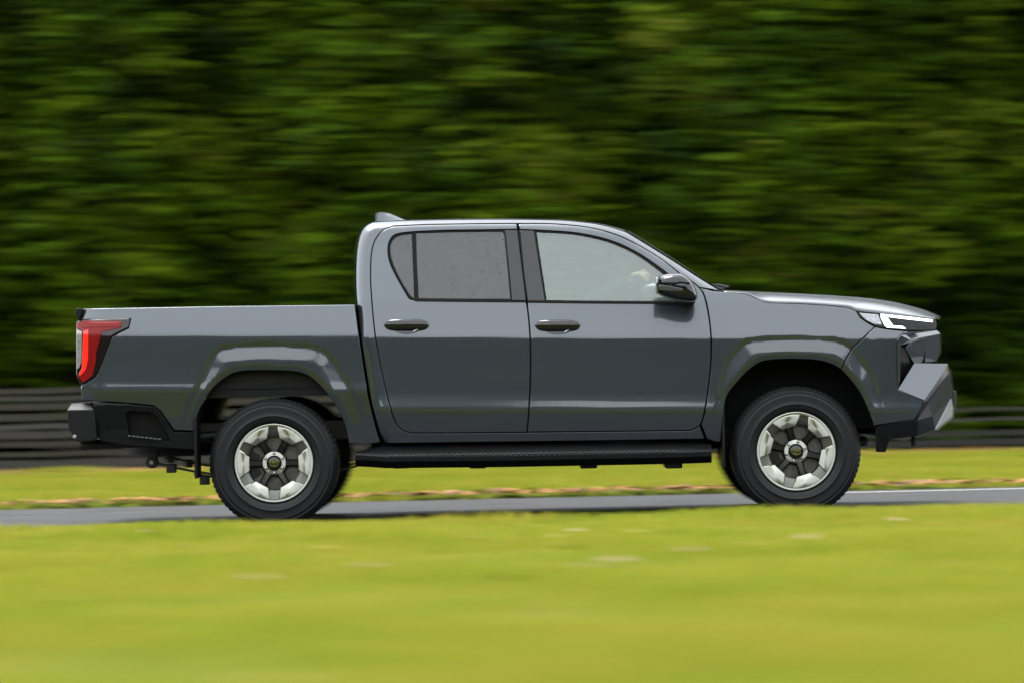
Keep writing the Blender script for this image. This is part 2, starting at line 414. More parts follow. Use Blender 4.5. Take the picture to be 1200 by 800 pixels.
# ---- grass: blades as real geometry
GRASS = mat('grass_blade', (.14, .17, .02), .55)
k = NB(GRASS); tl_ = k.node('ShaderNodeBsdfTranslucent'); mx_ = k.node('ShaderNodeMixShader'); mx_.inputs[0].default_value = .45
k.link(bs(GRASS).outputs[0], mx_.inputs[1]); k.link(tl_.outputs[0], mx_.inputs[2]); k.link(mx_.outputs[0], k.n['Material Output'].inputs['Surface'])
at_ = k.node('ShaderNodeAttribute'); at_.attribute_name = 'tint'
pt = k.noise(.8, 5, .65, k.coord((1, 2.2, 1)))
a1 = k.node('ShaderNodeMath', operation='MULTIPLY_ADD'); a1.inputs[1].default_value = .5; k.link(at_.outputs['Fac'], a1.inputs[0]); 
a2 = k.node('ShaderNodeMath', operation='MULTIPLY'); a2.inputs[1].default_value = .55; k.link(pt, a2.inputs[0]); k.link(a2.outputs[0], a1.inputs[2])
k.link(k.ramp(a1.outputs[0], [(.18, (.042, .098, .004)), (.36, (.126, .184, .010)), (.55, (.212, .232, .017)), (.72, (.28, .205, .036))]), bs(GRASS).inputs['Base Color'])
k.link(bs(GRASS).inputs['Base Color'].links[0].from_socket, tl_.inputs[0])
bs(GRASS).inputs['Roughness'].default_value = .7; bs(GRASS).inputs['Specular IOR Level'].default_value = .12
bs(GRASS).inputs['Subsurface Weight'].default_value = 0
def grass(name, x0f, ya, yb, dens, hgt, wid, zb, seed):
    r = np.random.default_rng(seed); X = []; Y = []
    for y in np.arange(ya, yb, .25):
        hw = x0f(y); n = int(dens(y) * 2 * hw * .25)
        X.append(r.uniform(-hw, hw, n)); Y.append(r.uniform(y, min(y + .25, yb), n))
    X = np.concatenate(X); Y = np.concatenate(Y); n = len(X)
    tuft = .5 + .5 * np.sin(3.1 * X + 1.3 * np.sin(2.3 * Y)) * np.sin(2.7 * Y + 1.1 * X)
    H = hgt * r.uniform(.45, 1.25, n) * (.75 + .5 * tuft); Wd = wid * r.uniform(.6, 1.4, n)
    a = r.uniform(0, 2 * np.pi, n); lean = r.uniform(.2, 1.1, n) * H; la = r.uniform(0, 2 * np.pi, n)
    zt = zb + .012 * np.sin(1.7 * X + 2.1 * Y) + .008 * np.sin(4.3 * X - 1.1 * Y)
    dx, dy = np.cos(a) * Wd, np.sin(a) * Wd; lx, ly = np.cos(la) * lean, np.sin(la) * lean
    V = np.empty((n, 5, 3)); 
    V[:, 0] = np.stack([X - dx, Y - dy, zt - .01], 1); V[:, 1] = np.stack([X + dx, Y + dy, zt - .01], 1)
    V[:, 2] = np.stack([X - dx * .8 + lx * .35, Y - dy * .8 + ly * .35, zt + H * .6], 1); V[:, 3] = np.stack([X + dx * .8 + lx * .35, Y + dy * .8 + ly * .35, zt + H * .6], 1)
    V[:, 4] = np.stack([X + lx, Y + ly, zt + H], 1)
    b = (np.arange(n) * 5)[:, None]; F = np.concatenate([b + np.array([[0, 1, 3]]), b + np.array([[0, 3, 2]]), b + np.array([[2, 3, 4]])], 1).reshape(-1, 3)
    o = fast_mesh(name, V.reshape(-1, 3), F, GRASS, np.repeat(np.clip(r.normal(.5, .22, n) + .12 * (tuft - .5), 0, 1), 3))
    return tag(o, kind='stuff')
def fast_mesh(name, V, F, m, tint=None, parent=None):
    me = bpy.data.meshes.new(name); nf, w_ = F.shape
    me.vertices.add(len(V)); me.vertices.foreach_set('co', V.astype(np.float32).ravel())
    me.loops.add(nf * w_); me.loops.foreach_set('vertex_index', F.astype(np.int32).ravel())
    me.polygons.add(nf); me.polygons.foreach_set('loop_start', (np.arange(nf) * w_).astype(np.int32))
    me.update(calc_edges=True)
    if tint is not None:
        at = me.attributes.new('tint', 'FLOAT', 'FACE'); at.data.foreach_set('value', tint.astype(np.float32))
    me.materials.append(m)
    return obj(name, me, None, parent)
dist = lambda y: y + 20.93
o = grass('grass', lambda y: dist(y) * .155 + 2.6, -14.2, RY0 - .10, lambda y: 2000 if dist(y) < 14 else 2700, .050, .0032, .092, 1)
tag(o, 'short wet yellow-green grass of the near verge in front of the road', 'grass')
o = grass('grass', lambda y: dist(y) * .155 + 3.0, RY1 + .05, 10.75, lambda y: 1300, .05, .0042, .02, 2)
tag(o, 'strip of bright grass between the far road edge and the fence', 'grass')

# ---- fallen leaves
LEAF_A = mat('fallen_leaf_tan', (.13, .075, .022), .7, noise=(40, .4)); LEAF_B = mat('fallen_leaf_yellow', (.18, .135, .016), .65, noise=(40, .3)); LEAF_C = mat('fallen_leaf_brown', (.11, .045, .018), .7, noise=(40, .4))
def leaf_mesh(m, seed):
    r = random.Random(seed); V = [(0, 0, .004)]; F = []; n = 12
    for i in range(n):
        t = 2 * math.pi * i / n; rr = (1 if i % 2 else .68) * r.uniform(.8, 1.1)
        V.append((rr * math.cos(t) * 1.25, rr * math.sin(t) * .85, .35 * r.uniform(0, 1) * rr))
    F = [(0, 1 + i, 1 + (i + 1) % n) for i in range(n)]
    me = mesh('fallen_leaf', V, F, 180); me.materials.append(m); return me
LM = [leaf_mesh(m, i) for i, m in enumerate([LEAF_A, LEAF_B, LEAF_C, LEAF_A, LEAF_B])]
LN = ['tan curled fallen leaf lying in the near grass verge', 'yellow fallen leaf lying in the near grass verge', 'dark brown fallen leaf lying in the near grass verge']
def leaf(px, py, s, kd):
    Y = 0; ray = M3 @ np.array([px - 600.0, 400.0 - py, -FPX]); t = (.135 - CAM[2]) / ray[2]; p = CAM + ray * t
    i = [0, 1, 2][kd]; me = LM[random.choice([0, 3] if i == 0 else [1, 4] if i == 1 else [2])]
    o = obj('fallen_leaf', me); o.location = p; o.scale = (s * .62, s * .62, s * .62); o.rotation_euler = (R(random.uniform(-15, 25)), R(random.uniform(-15, 15)), random.uniform(0, 6))
    tag(o, LN[i], 'leaf', ['tan leaves on the verge', 'yellow leaves on the verge', 'brown leaves on the verge'][i])
for a in [(722, 655, .06, 0), (690, 663, .05, 0), (560, 630, .055, 0), (600, 677, .06, 1), (430, 662, .06, 2), (305, 677, .065, 0), (220, 641, .06, 1), (215, 650, .045, 0),
          (155, 669, .05, 1), (675, 621, .055, 0), (650, 628, .04, 1), (945, 630, .055, 0), (950, 626, .04, 1), (1050, 609, .06, 0), (30, 630, .055, 1), (380, 641, .045, 1),
          (810, 643, .05, 2), (745, 622, .04, 1), (880, 636, .04, 1), (670, 642, .045, 1), (630, 668, .05, 2), (500, 645, .045, 2),
          (300, 719, .03, 1), (820, 763, .03, 1), (310, 795, .05, 1), (1100, 660, .035, 2), (170, 622, .04, 0), (560, 657, .04, 1), (1165, 640, .04, 0), (70, 700, .03, 1), (460, 699, .03, 1)]:
    leaf(*a)
# leaf litter caught along the far edge of the road and at the fence foot
r = np.random.default_rng(5); n = 3000
X = r.uniform(-9, 9, n); Y = np.where(r.random(n) < .62, RY1 + r.normal(.05, .06, n), 10.1 + r.normal(0, .35, n)); Z = np.where(Y < 5, .035, .05) + r.uniform(0, .02, n)
sz = r.uniform(.014, .032, n); a = r.uniform(0, 6.28, n); V = np.empty((n, 4, 3))
for j in range(4):
    t = a + j * np.pi / 2; V[:, j] = np.stack([X + np.cos(t) * sz * (1.4 if j % 2 else .8), Y + np.sin(t) * sz * (1.4 if j % 2 else .8), Z + r.uniform(-.012, .02, n)], 1)
LIT = mat('leaf_litter', (.4, .2, .05), .75); k = NB(LIT); at_ = k.node('ShaderNodeAttribute'); at_.attribute_name = 'tint'
k.link(k.ramp(at_.outputs['Fac'], [(0, (.05, .02, .007)), (.5, (.20, .07, .010)), (1, (.27, .12, .02))]), bs(LIT).inputs['Base Color'])
o = fast_mesh('leaf_litter', V.reshape(-1, 3), np.arange(4 * n).reshape(-1, 4), LIT, r.random(n))
tag(o, 'rust coloured leaf litter along the far road edge', 'leaf litter', kind='stuff')

# ---- wooden fence: posts and boards, each board a part
def wood(name, c):
    m = mat(name, c, .85); k = NB(m); f = k.noise(8, 5, .65, k.coord((.5, 6, 9)))
    k.link(k.ramp(f, [(.25, tuple(x * .45 for x in c)), (.5, c), (.8, tuple(x * 1.5 for x in c))]), bs(m).inputs['Base Color'])
    k.bump(f, .4, .006, bs(m)); return m
WOODS = [wood('weathered_grey_board', (.021, .019, .014)), wood('algae_olive_board', (.016, .0145, .007)), wood('dark_damp_board', (.007, .006, .0045)), wood('pale_grey_board', (.028, .027, .024))]
BOARDS = {i: MB() for i in range(4)}
_bm = {}
def board_mesh(L, h, t, mi):
    key = (round(L, 2), round(h, 3), mi)
    if key not in _bm:
        b = MB(); n = 5; V = []
        for i in range(n + 1):
            x = L * i / n; w1 = .006 * math.sin(2.3 * i + mi)
            V += [(x, -t / 2, -h / 2 + w1), (x, t / 2, -h / 2 + w1), (x, t / 2, h / 2 + w1), (x, -t / 2, h / 2 + w1)]
        F = [(3, 2, 1, 0), tuple(4 * n + q for q in range(4))] + [(4 * i + q, 4 * i + (q + 1) % 4, 4 * i + 4 + (q + 1) % 4, 4 * i + 4 + q) for i in range(n) for q in range(4)]
        me = mesh('board', V, F); bm = bmesh.new(); bm.from_mesh(me); bmesh.ops.recalc_face_normals(bm, faces=bm.faces); bm.to_mesh(me); bm.free()
        me.materials.append(WOODS[mi]); _bm[key] = me
    return _bm[key]
POSTW = wood('fence_post_wood', (.02, .019, .015))
def fence(x0, bays, L, rows, ph, label, group):
    fo = empty('wooden_fence', (x0, 10.95, 0)); tag(fo, label, 'fence')
    pm = MB().box((-.05, 0, -.1), (.05, .09, ph)); first = None
    for b in range(bays + 1):
        if first is None: first = pm.build('post', POSTW, fo, bevel=.006)
        else: c = first.copy(); COL.objects.link(c); c.location.x = b * L
    for b in range(bays):
        for z, h, mi in rows:
            o = obj('board', board_mesh(L - .008, h, .026, mi), None, fo)
            o.location = (b * L + .004, -.016, z + random.uniform(-.004, .004)); o.rotation_euler = (0, R(random.uniform(-.12, .12)), 0)
    return fo
# heights come from the photograph: board centres above the ground
rowsL = [(.045, .05, 0), (.115, .07, 0), (.205, .045, 1), (.30, .05, 1), (.385, .07, 0), (.465, .05, 3), (.55, .065, 1), (.655, .06, 1), (.725, .045, 0), (.80, .05, 1)]
rowsR = [(.035, .035, 0), (.115, .06, 2), (.20, .05, 2), (.335, .028, 0), (.43, .03, 1)]
fence(-9.6, 4, 2.1, rowsL, .86, 'weathered tall wooden board fence behind the tail of the pickup', None)
fence(-1.1, 5, 2.1, rowsR, .50, 'low dark wooden rail fence behind the nose of the pickup', None)

# ---- conifer trees standing as a tall hedge
FOL = mat('conifer_spray', (.06, .1, .01), .6)
k = NB(FOL); at_ = k.node('ShaderNodeAttribute'); at_.attribute_name = 'tint'
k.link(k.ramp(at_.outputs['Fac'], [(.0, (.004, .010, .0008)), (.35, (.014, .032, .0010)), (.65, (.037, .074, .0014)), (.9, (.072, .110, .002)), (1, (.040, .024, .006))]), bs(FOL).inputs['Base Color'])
bs(FOL).inputs['Specular IOR Level'].default_value = .04; bs(FOL).inputs['Roughness'].default_value = .8
BARK = mat('bark', (.025, .019, .014), .9, noise=(12, .5))
def crown_mesh(seed, H, R0, zb, nb):
    r = np.random.default_rng(seed); VV = []; TT = []
    for i in range(nb):
        u = r.random() ** .85; z = zb + (H - zb) * u
        az = r.uniform(0, 2 * np.pi); rad = R0 * (1 - .55 * u ** 1.7) * r.uniform(.72, 1.1)
        lng = r.uniform(.50, 1.0) * (.7 + .3 * (1 - u)); hd = np.array([np.cos(az), np.sin(az)])
        side = np.array([-hd[1], hd[0]]); droop = r.uniform(-.55, .12)
        bt = np.clip(r.normal(.50, .23), .03, .92)
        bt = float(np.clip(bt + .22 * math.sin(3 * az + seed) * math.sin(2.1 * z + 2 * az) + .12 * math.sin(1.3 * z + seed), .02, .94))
        if r.random() < .035: bt = 1.0
        nc = int(r.integers(15, 24)); per = 6; nl = nc * per                     # flat sprays, each a plate of leaves
        sc = r.random(nc) ** .6; spread = .50 * lng * np.sin(np.pi * np.clip(sc * .85 + .1, 0, 1)) + .05
        lc = r.normal(0, .6, nc) * spread; zc = r.normal(0, .14, nc); tc = r.normal(0, .08, nc)
        s = np.clip(np.repeat(sc, per) + r.normal(0, .09, nl), 0, 1.05); lat = np.repeat(lc, per) + r.normal(0, .10, nl); th = np.repeat(zc, per) + r.normal(0, .02, nl)
        base_r = rad - lng + s * lng
        P = np.empty((nl, 3)); P[:, 0] = hd[0] * base_r + side[0] * lat; P[:, 1] = hd[1] * base_r + side[1] * lat
        P[:, 2] = z + droop * np.repeat(sc, per) * lng - .35 * (np.repeat(sc, per) * lng) ** 2 - .25 * np.abs(np.repeat(lc, per)) + th - .10 * np.abs(lat - np.repeat(lc, per))
        # leaf axis: mostly sideways sprays with some outward run
        d = np.empty((nl, 3)); q = r.normal(0, 1, nl); d[:, 0] = side[0] * (np.sign(lat) * .8 + q * .4) + hd[0] * .7; d[:, 1] = side[1] * (np.sign(lat) * .8 + q * .4) + hd[1] * .7
        d[:, 2] = r.normal(-.12, .12, nl); d /= np.linalg.norm(d, axis=1)[:, None]
        nn = np.array([hd[0] * .55, hd[1] * .55, .85]) + r.normal(0, .35, (nl, 3)); wv = np.cross(d, nn); wv /= np.linalg.norm(wv, axis=1)[:, None]
        L = r.uniform(.06, .13, nl)[:, None]; Wd = r.uniform(.014, .028, nl)[:, None]
        Q = np.stack([P - d * L * .5, P + wv * Wd, P + d * L * .5 - np.array([0, 0, .02]), P - wv * Wd], 1)
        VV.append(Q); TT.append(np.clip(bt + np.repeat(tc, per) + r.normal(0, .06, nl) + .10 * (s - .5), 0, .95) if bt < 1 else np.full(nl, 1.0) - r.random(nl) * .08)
    V = np.concatenate(VV).reshape(-1, 3); F = np.arange(len(V)).reshape(-1, 4)
    return V, F, np.concatenate(TT)
def trunk_mb(H, R0, seed):
    r = random.Random(seed); m = MB(); n = 9
    m.tube([(.05 * math.sin(i * 1.3 + seed), .05 * math.cos(i * 1.7 + seed), -.2 + (H * .92 + .2) * i / n) for i in range(n + 1)], [.20 * (1 - i / n) + .02 + (.06 if i == 0 else 0) for i in range(n + 1)], 10)
    for i in range(26):
        z = H * (.12 + .75 * i / 26); a = r.uniform(0, 6.28); L = R0 * (.85 - .5 * (z / H)) * r.uniform(.6, .9)
        m.tube([(0, 0, z), (L * .5 * math.cos(a), L * .5 * math.sin(a), z + .08), (L * math.cos(a), L * math.sin(a), z - .05)], [.035, .022, .008], 5)
    return m
SPEC = [(21, 7.4, 1.75, 1.25, 900), (22, 8.2, 1.7, .40, 950), (23, 7.0, 1.85, 1.55, 850)]
CR = []; TR = []
for (sd_, H, R0, zb, nb) in SPEC:
    V, F, T = crown_mesh(sd_, H, R0, zb, nb); CR.append((V, F, T)); TR.append((H, R0, sd_))
crown_me = [None] * 3; trunk_me = [None] * 3
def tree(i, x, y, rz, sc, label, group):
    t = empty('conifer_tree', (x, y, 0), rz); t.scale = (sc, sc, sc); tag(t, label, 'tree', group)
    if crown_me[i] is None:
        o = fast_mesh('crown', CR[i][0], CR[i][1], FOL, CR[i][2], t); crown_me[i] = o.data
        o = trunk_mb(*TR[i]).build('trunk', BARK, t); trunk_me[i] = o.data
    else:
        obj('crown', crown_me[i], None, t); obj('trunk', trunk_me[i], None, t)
TREE_LABEL = ['conifer continuing the tall hedge beyond the left edge of the picture', 'conifer at the far left of the hedge, left of the tail lamp', 'dense conifer in the hedge above the tail of the load bed',
              'conifer in the hedge above the middle of the load bed', 'conifer in the hedge directly above the rear door of the cab', 'conifer in the hedge above the windscreen and door mirror',
              'conifer in the hedge standing above the bonnet', 'conifer at the far right of the hedge, beyond the headlamp', 'conifer continuing the tall hedge beyond the right edge of the picture']
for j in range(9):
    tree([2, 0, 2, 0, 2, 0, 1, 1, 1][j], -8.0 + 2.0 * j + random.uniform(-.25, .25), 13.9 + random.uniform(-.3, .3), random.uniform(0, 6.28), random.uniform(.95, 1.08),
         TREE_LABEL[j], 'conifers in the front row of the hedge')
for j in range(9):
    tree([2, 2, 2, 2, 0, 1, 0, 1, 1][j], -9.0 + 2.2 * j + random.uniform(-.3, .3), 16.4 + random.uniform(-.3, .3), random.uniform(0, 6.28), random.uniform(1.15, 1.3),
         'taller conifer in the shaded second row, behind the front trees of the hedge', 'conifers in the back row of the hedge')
# added wood blocks the sky behind the hedge; its tint is cut down as shade
r = np.random.default_rng(78); VV = []; TT = []
for j in range(16):
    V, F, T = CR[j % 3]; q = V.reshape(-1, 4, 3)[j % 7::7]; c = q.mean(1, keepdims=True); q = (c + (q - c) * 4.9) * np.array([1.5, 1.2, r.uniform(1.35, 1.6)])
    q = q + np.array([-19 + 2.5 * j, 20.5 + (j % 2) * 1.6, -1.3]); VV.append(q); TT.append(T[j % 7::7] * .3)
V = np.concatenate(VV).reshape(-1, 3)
tag(fast_mesh('shade_tinted_wood', V, np.arange(len(V)).reshape(-1, 4), FOL, np.concatenate(TT)), 'wood with shade in its leaf colour, added to close the gaps behind the conifer hedge', 'wood', kind='stuff')
# a wood on the photographer's side of the road (the bodywork mirrors it)
r = np.random.default_rng(77); VV = []; TT = []
for j in range(52):
    V, F, T = CR[j % 3]; q = V.reshape(-1, 4, 3)[j % 24::24]; c = q.mean(1, keepdims=True); q = (c + (q - c) * 6.4) * np.array([1.9, 1.9, r.uniform(.95, 1.4)])
    an = math.radians(172 + 196 * j / 51); rad = 50 + r.uniform(-3, 5) + 6 * abs(math.cos(an))
    q = q + np.array([rad * math.cos(an), rad * math.sin(an) + 1, -.6]); VV.append(q); TT.append(T[j % 24::24])
V = np.concatenate(VV).reshape(-1, 3)
tag(fast_mesh('far_wood', V, np.arange(len(V)).reshape(-1, 4), FOL, np.concatenate(TT)), 'row of trees on the other side of the verge', 'wood', kind='stuff')

# ================================================================== THE PICKUP
truck = empty('pickup_truck'); tag(truck, 'wet grey double-cab pickup truck driving along the road', 'pickup truck')
P = truck
rr_ = lambda *pts: list(pts)
# ---- outlines in photo points
REAR_DOOR_CUT = crom([(461, 265.2), (449, 270), (441, 279), (436.2, 291), (434.3, 308), (434.2, 330), (435.5, 352), (437.5, 375), (440.5, 400), (447.5, 437.5), (456, 472.5), (462, 491), (469, 502), (481, 507)], 5)
B_LINE = crom([(606, 262.4), (608, 280), (612.5, 315), (617.2, 353), (620.6, 385), (621.8, 420), (621, 460), (619, 490), (617.6, 506)], 4)
FRONT_CUT = crom([(607, 262.4), (640, 262.5), (665, 264), (693, 267.5), (721, 275), (745, 286), (775, 304), (798, 321.7), (812, 331), (819, 337), (825, 346), (829.5, 364), (832.5, 385), (833.6, 405), (832.6, 430), (829, 462), (825, 485), (820, 498), (810, 504)], 5)
SEAL_R = crom([(606.8, 269.4), (560, 270), (520, 270.6), (485, 272.2), (470, 273.8), (461.5, 276.5), (456.5, 283), (454.8, 292), (456, 304), (461, 317), (469, 332), (476, 344), (480, 350), (486, 352)], 4)
SEAL_F = crom([(608.6, 269.6), (627, 270.2), (665, 272.4), (690, 276), (712, 281.3), (731, 288.5), (750, 298.5), (768, 310.5), (782, 321), (793, 331), (799, 341), (800, 349), (797, 354.5)], 4)
rear_door_px = SEAL_R[:] + [(616.6, 353.4)] + [p for p in B_LINE if p[1] > 356] + [(600, 506.4), (540, 506.9)] + REAR_DOOR_CUT[::-1] + [(500, 263.5), (560, 262.6), (605.4, 262.3)]
front_door_px = SEAL_F[:] + [(730, 354.6), (660, 354), (617.8, 353.4)] + [p for p in B_LINE if p[1] > 356] + [(700, 505.2), (760, 504.6)] + FRONT_CUT[::-1][:-1] + [(607.4, 262.8)]
cab_px = [(822, 514), (740, 515.2), (640, 516.4), (540, 517.6)] + CAB_SIL_PX + [(836, 340.5), (824, 339)] + FRONT_CUT[::-1][8 * 5 - 2:] if False else None
i0 = min(range(len(FRONT_CUT)), key=lambda i: abs(FRONT_CUT[i][0] - 819) + abs(FRONT_CUT[i][1] - 337))
i1 = min(range(len(FRONT_CUT)), key=lambda i: abs(FRONT_CUT[i][0] - 820) + abs(FRONT_CUT[i][1] - 498))
cab_px = [(826, 513.8), (740, 515.2), (640, 516.6), (540, 517.8)] + CAB_SIL_PX + [(836, 339.8)] + FRONT_CUT[:i0 + 1][::-1] + [(603, 262.3), (560, 262.6), (500, 263.5)] + REAR_DOOR_CUT + \
         [(540, 506.9), (617.6, 506.2), (700, 505.2), (760, 504.6), (810, 504)] + FRONT_CUT[i1:][::-1][1:] 
# ---- cab, doors, wing, bed side, bumper side: thin shells with rolled edges
obj('cab_side', panel_mesh('cab_side', [cab_px], WC, gap=.0015), PAINT, P); mirror(P.children[-1])
door_b, door_b2 = panel('door', [rear_door_px], WC, PAINT, P)
door_f, door_f2 = panel('door', [front_door_px], WC, PAINT, P)
iF = min(range(len(ARCH_F)), key=lambda i: abs(ARCH_F[i][0] - 986))
wing_px = ARCH_F[iF:] + [(836, 517), (828, 513.5)] + [FRONT_CUT[i] for i in range(i1 - 1, i0, -1)] + [(821.5, 337.5), (835, 341.2), (847, 342.2), (862, 343.2), (876, 344.8), (886, 349.6), (898, 354.4), (920, 355.3), (943, 356), (970, 357.8), (994, 360.2), (1003.6, 364.3), (1008, 372), (1016, 377.8), (1025.5, 383), (1012, 396), (999, 407.8), (991, 421)]
panel('front_wing', [wing_px], WF, PAINT, P, step=.015)
bed_px = [(416, 357), (419.5, 385), (422, 402.5), (426.5, 432), (431.5, 464), (441.5, 504), (446, 518), (428, 520.5)] + ARCH_R + [(215, 504.2), (204, 503.6), (195, 491), (188, 481), (180, 475), (150, 472), (107.5, 469.3), (95.5, 468.2), (94.6, 452)] + \
         [(99, 449.5), (110.5, 442.5), (115, 436), (131.3, 394.5), (141, 389), (150.5, 384.5), (153, 374), (93.5, 375), (92, 362), (160, 360.6), (260, 358.8)]
panel('bed_side', [bed_px], WB, PAINT, P, step=.015, gap=.002)
bumper_px = ARCH_F[:iF + 1] + [(991, 421), (999, 407.8), (1012, 396), (1025.5, 383), (1040, 386), (1062, 388), (1056, 392.5), (1051.6, 398), (1051.4, 420), (1052, 456), (1066, 461), (1084, 468.6), (1081, 478), (1075, 491.5), (1050, 494.5), (1024, 498.5), (1021.5, 491)]
panel('front_bumper', [bumper_px], WF, PAINT, P, step=.015, gap=.002)

# ---- glass, seals, pillar film
def ring(outer, inner):                # band between two outlines of the same point count
    return outer + inner[::-1]
rear_glass_main = [(487.5, 273.6), (540, 272.2), (588.5, 271.6), (591, 275), (595, 315), (598, 350.4), (540, 350.2), (490.5, 349.6), (488.5, 310)]
rear_glass_quarter = crom([(482.5, 274.4), (471, 275.8), (463.5, 278.6), (458.6, 285), (457.2, 293), (459, 304), (463.5, 316), (471, 331), (478, 342.5), (483, 348.6)], 4) + [(485.4, 349), (484, 310)]
front_glass = crom([(628.5, 272.4), (665, 274.6), (689, 278.2), (711, 283.6), (730, 291), (748, 300.5), (766, 313), (780, 324), (790, 334), (796, 345), (797.5, 353)], 4) + [(740, 353), (690, 352.6), (640.5, 352), (636, 322)]
G = dict(step=.03, gap=0., rnd=.001, depth=.004)
WGl = lambda x, z: WC(x, z) - .010
for d in (door_b,):
    g_, g2 = panel('window_pane', [rear_glass_main], WGl, GLASS_R, d, **G); g2.parent = door_b2; g2.scale = (1, 1, 1)
    g_, g2 = panel('window_pane', [rear_glass_quarter], WGl, GLASS_R, d, **G); g2.parent = door_b2; g2.scale = (1, 1, 1)
g_, g2 = panel('window_pane', [front_glass], WGl, GLASS_F, door_f, **G); g2.parent = door_f2; g2.scale = (1, 1, 1)
seal_r = SEAL_R + [(616.6, 352.8)] + [p for p in B_LINE if 272 < p[1] < 350][::-1]
seal_f = SEAL_F + [(730, 354.4), (660, 353.8), (617.8, 353)] + [p for p in B_LINE if 272 < p[1] < 350][::-1]
WS = lambda x, z: WC(x, z) - .004
def sub(name, outl, Wf, m, da, db, **kw):
    a, b = panel(name, outl, Wf, m, da, **kw); b.parent = db; b.scale = (1, 1, 1); return a, b
sub('window_seal', [seal_r, rear_glass_main, rear_glass_quarter], WS, RUBBER_SEAL, door_b, door_b2, step=.02, gap=.001, rnd=.002, depth=.02)
sub('window_seal', [seal_f, front_glass], WS, RUBBER_SEAL, door_f, door_f2, step=.02, gap=.001, rnd=.002, depth=.02)
film_r = [(591.5, 269.9), (606.2, 269.8), (611.5, 315), (616.2, 352.2), (600, 352), (596.8, 318), (592.5, 275)]
film_f = [(609.4, 270), (625.6, 270.4), (633, 318), (638.6, 352.8), (618.6, 352.6), (614, 318)]
WFm = lambda x, z: WC(x, z) - .0015
sub('pillar_trim', [film_r], WFm, APPLIQUE, door_b, door_b2, step=.02, gap=.001, rnd=.001, depth=.01)
sub('pillar_trim', [film_f], WFm, APPLIQUE, door_f, door_f2, step=.02, gap=.001, rnd=.001, depth=.01)
# waist strip under the windows
strip = [(486, 351.6), (540, 352.2), (616.4, 352.9), (616.4, 354.6), (540, 354), (487, 353.4)]
strip2 = [(618.6, 353), (700, 354), (797, 354.8), (797, 356.6), (700, 356), (618.6, 355)]
sub('waist_strip', [strip], lambda x, z: WC(x, z) + .004, RUBBER_SEAL, door_b, door_b2, step=.03, gap=0, rnd=.001, depth=.012)
sub('waist_strip', [strip2], lambda x, z: WC(x, z) + .004, RUBBER_SEAL, door_f, door_f2, step=.03, gap=0, rnd=.001, depth=.012)

# ---- door handles with recess and chrome tip
def handle(cx, cy, par, par2):
    e = []
    cup = [(cx + 17 * math.cos(t), cy + 2 + 8.5 * math.sin(t)) for t in np.linspace(0, 2 * math.pi, 24, endpoint=False)]
    a, b = sub('handle_cup', [cup], lambda x, z: WC(x, z) + .0015, BLACK_GLOSS, par, par2, step=.012, gap=0, rnd=.002, depth=.01)
    m = MB(); n = 18; rings = []
    for i in range(n + 1):
        t = i / n; px = cx - 27 + 54 * t; hh = 6.6 * (1 - abs(2 * t - 1) ** 5) ** .5 + .05; cyy = cy - .6 + .6 * (2 * t - 1) ** 2
        x, z = near(px, cyy, WC); wv = float(WC(x, z)); out = .004 + .034 * (1 - abs(2 * t - 1) ** 3.2); h = hh / 198
        rings.append([(x, -wv - out * .5 - (out * .5) * math.cos(q) + .004, z + h * math.sin(q)) for q in np.linspace(0, 2 * math.pi, 12, endpoint=False)])
    V = [p for rg in rings for p in rg]; F = [(i * 12 + j, i * 12 + (j + 1) % 12, (i + 1) * 12 + (j + 1) % 12, (i + 1) * 12 + j) for i in range(n) for j in range(12)]
    m.add(V, F); o = m.build('door_handle', BLACK_GLOSS, par, smooth=60); c = o.copy(); COL.objects.link(c); c.parent = par2
    x, z = near(cx + 11, cy + 6.2, WC); m = MB().tube([(x - .014, -float(WC(x, z)) - .006, z - .006), (x + .012, -float(WC(x, z)) - .008, z + .008)], .007, 8)
    o = m.build('key_tip', CHROME, par, smooth=60); c = o.copy(); COL.objects.link(c); c.parent = par2
handle(476.5, 381.3, door_b, door_b2); handle(653.5, 382, door_f, door_f2)

# ---- roof, rear cab wall, windscreen, bonnet
def sil(px, py, Wf=WC):
    x, z = near(px, py, Wf); return np.array([x, -float(Wf(x, z)), z])
iR0 = min(range(len(CAB_SIL_PX)), key=lambda i: np.hypot(CAB_SIL_PX[i][0] - 426, CAB_SIL_PX[i][1] - 267))
iR1 = min(range(len(CAB_SIL_PX)), key=lambda i: np.hypot(CAB_SIL_PX[i][0] - 731, CAB_SIL_PX[i][1] - 270))
edge = [sil(*p) for p in CAB_SIL_PX]
def across(e, crown, bow, n=25, z_pow=2.0):
    rows = []
    for i, p in enumerate(e):
        row = []
        for j in range(n):
            s = -1 + 2 * j / (n - 1); y = p[1] * -s
            k_ = 1 - abs(s) ** 2.6
            row.append((p[0] + bow[i] * k_, y, p[2] + crown[i] * k_))
        rows.append(row)
    return rows
roof_e = edge[iR0:iR1 + 1]; n = len(roof_e)
xs = np.array([p[0] for p in roof_e])
cr = [.016 * min(1, (i + 1) / 8) for i in range(n)]; bw = [(.075 * max(0, (q - .1)) / .45) if q > .1 else (-.02 if i < 6 else 0) for i, q in enumerate(xs)]
bw = [b if q <= .1 else .035 * ((q - .1) / (xs[-1] - .1)) ** 2 for b, q in zip(bw, xs)]
V, F = loft(across(roof_e, cr, bw)); V0 = V
m = MB().add(V, F); roof = m.build('roof', PAINT_WET, P, smooth=60)
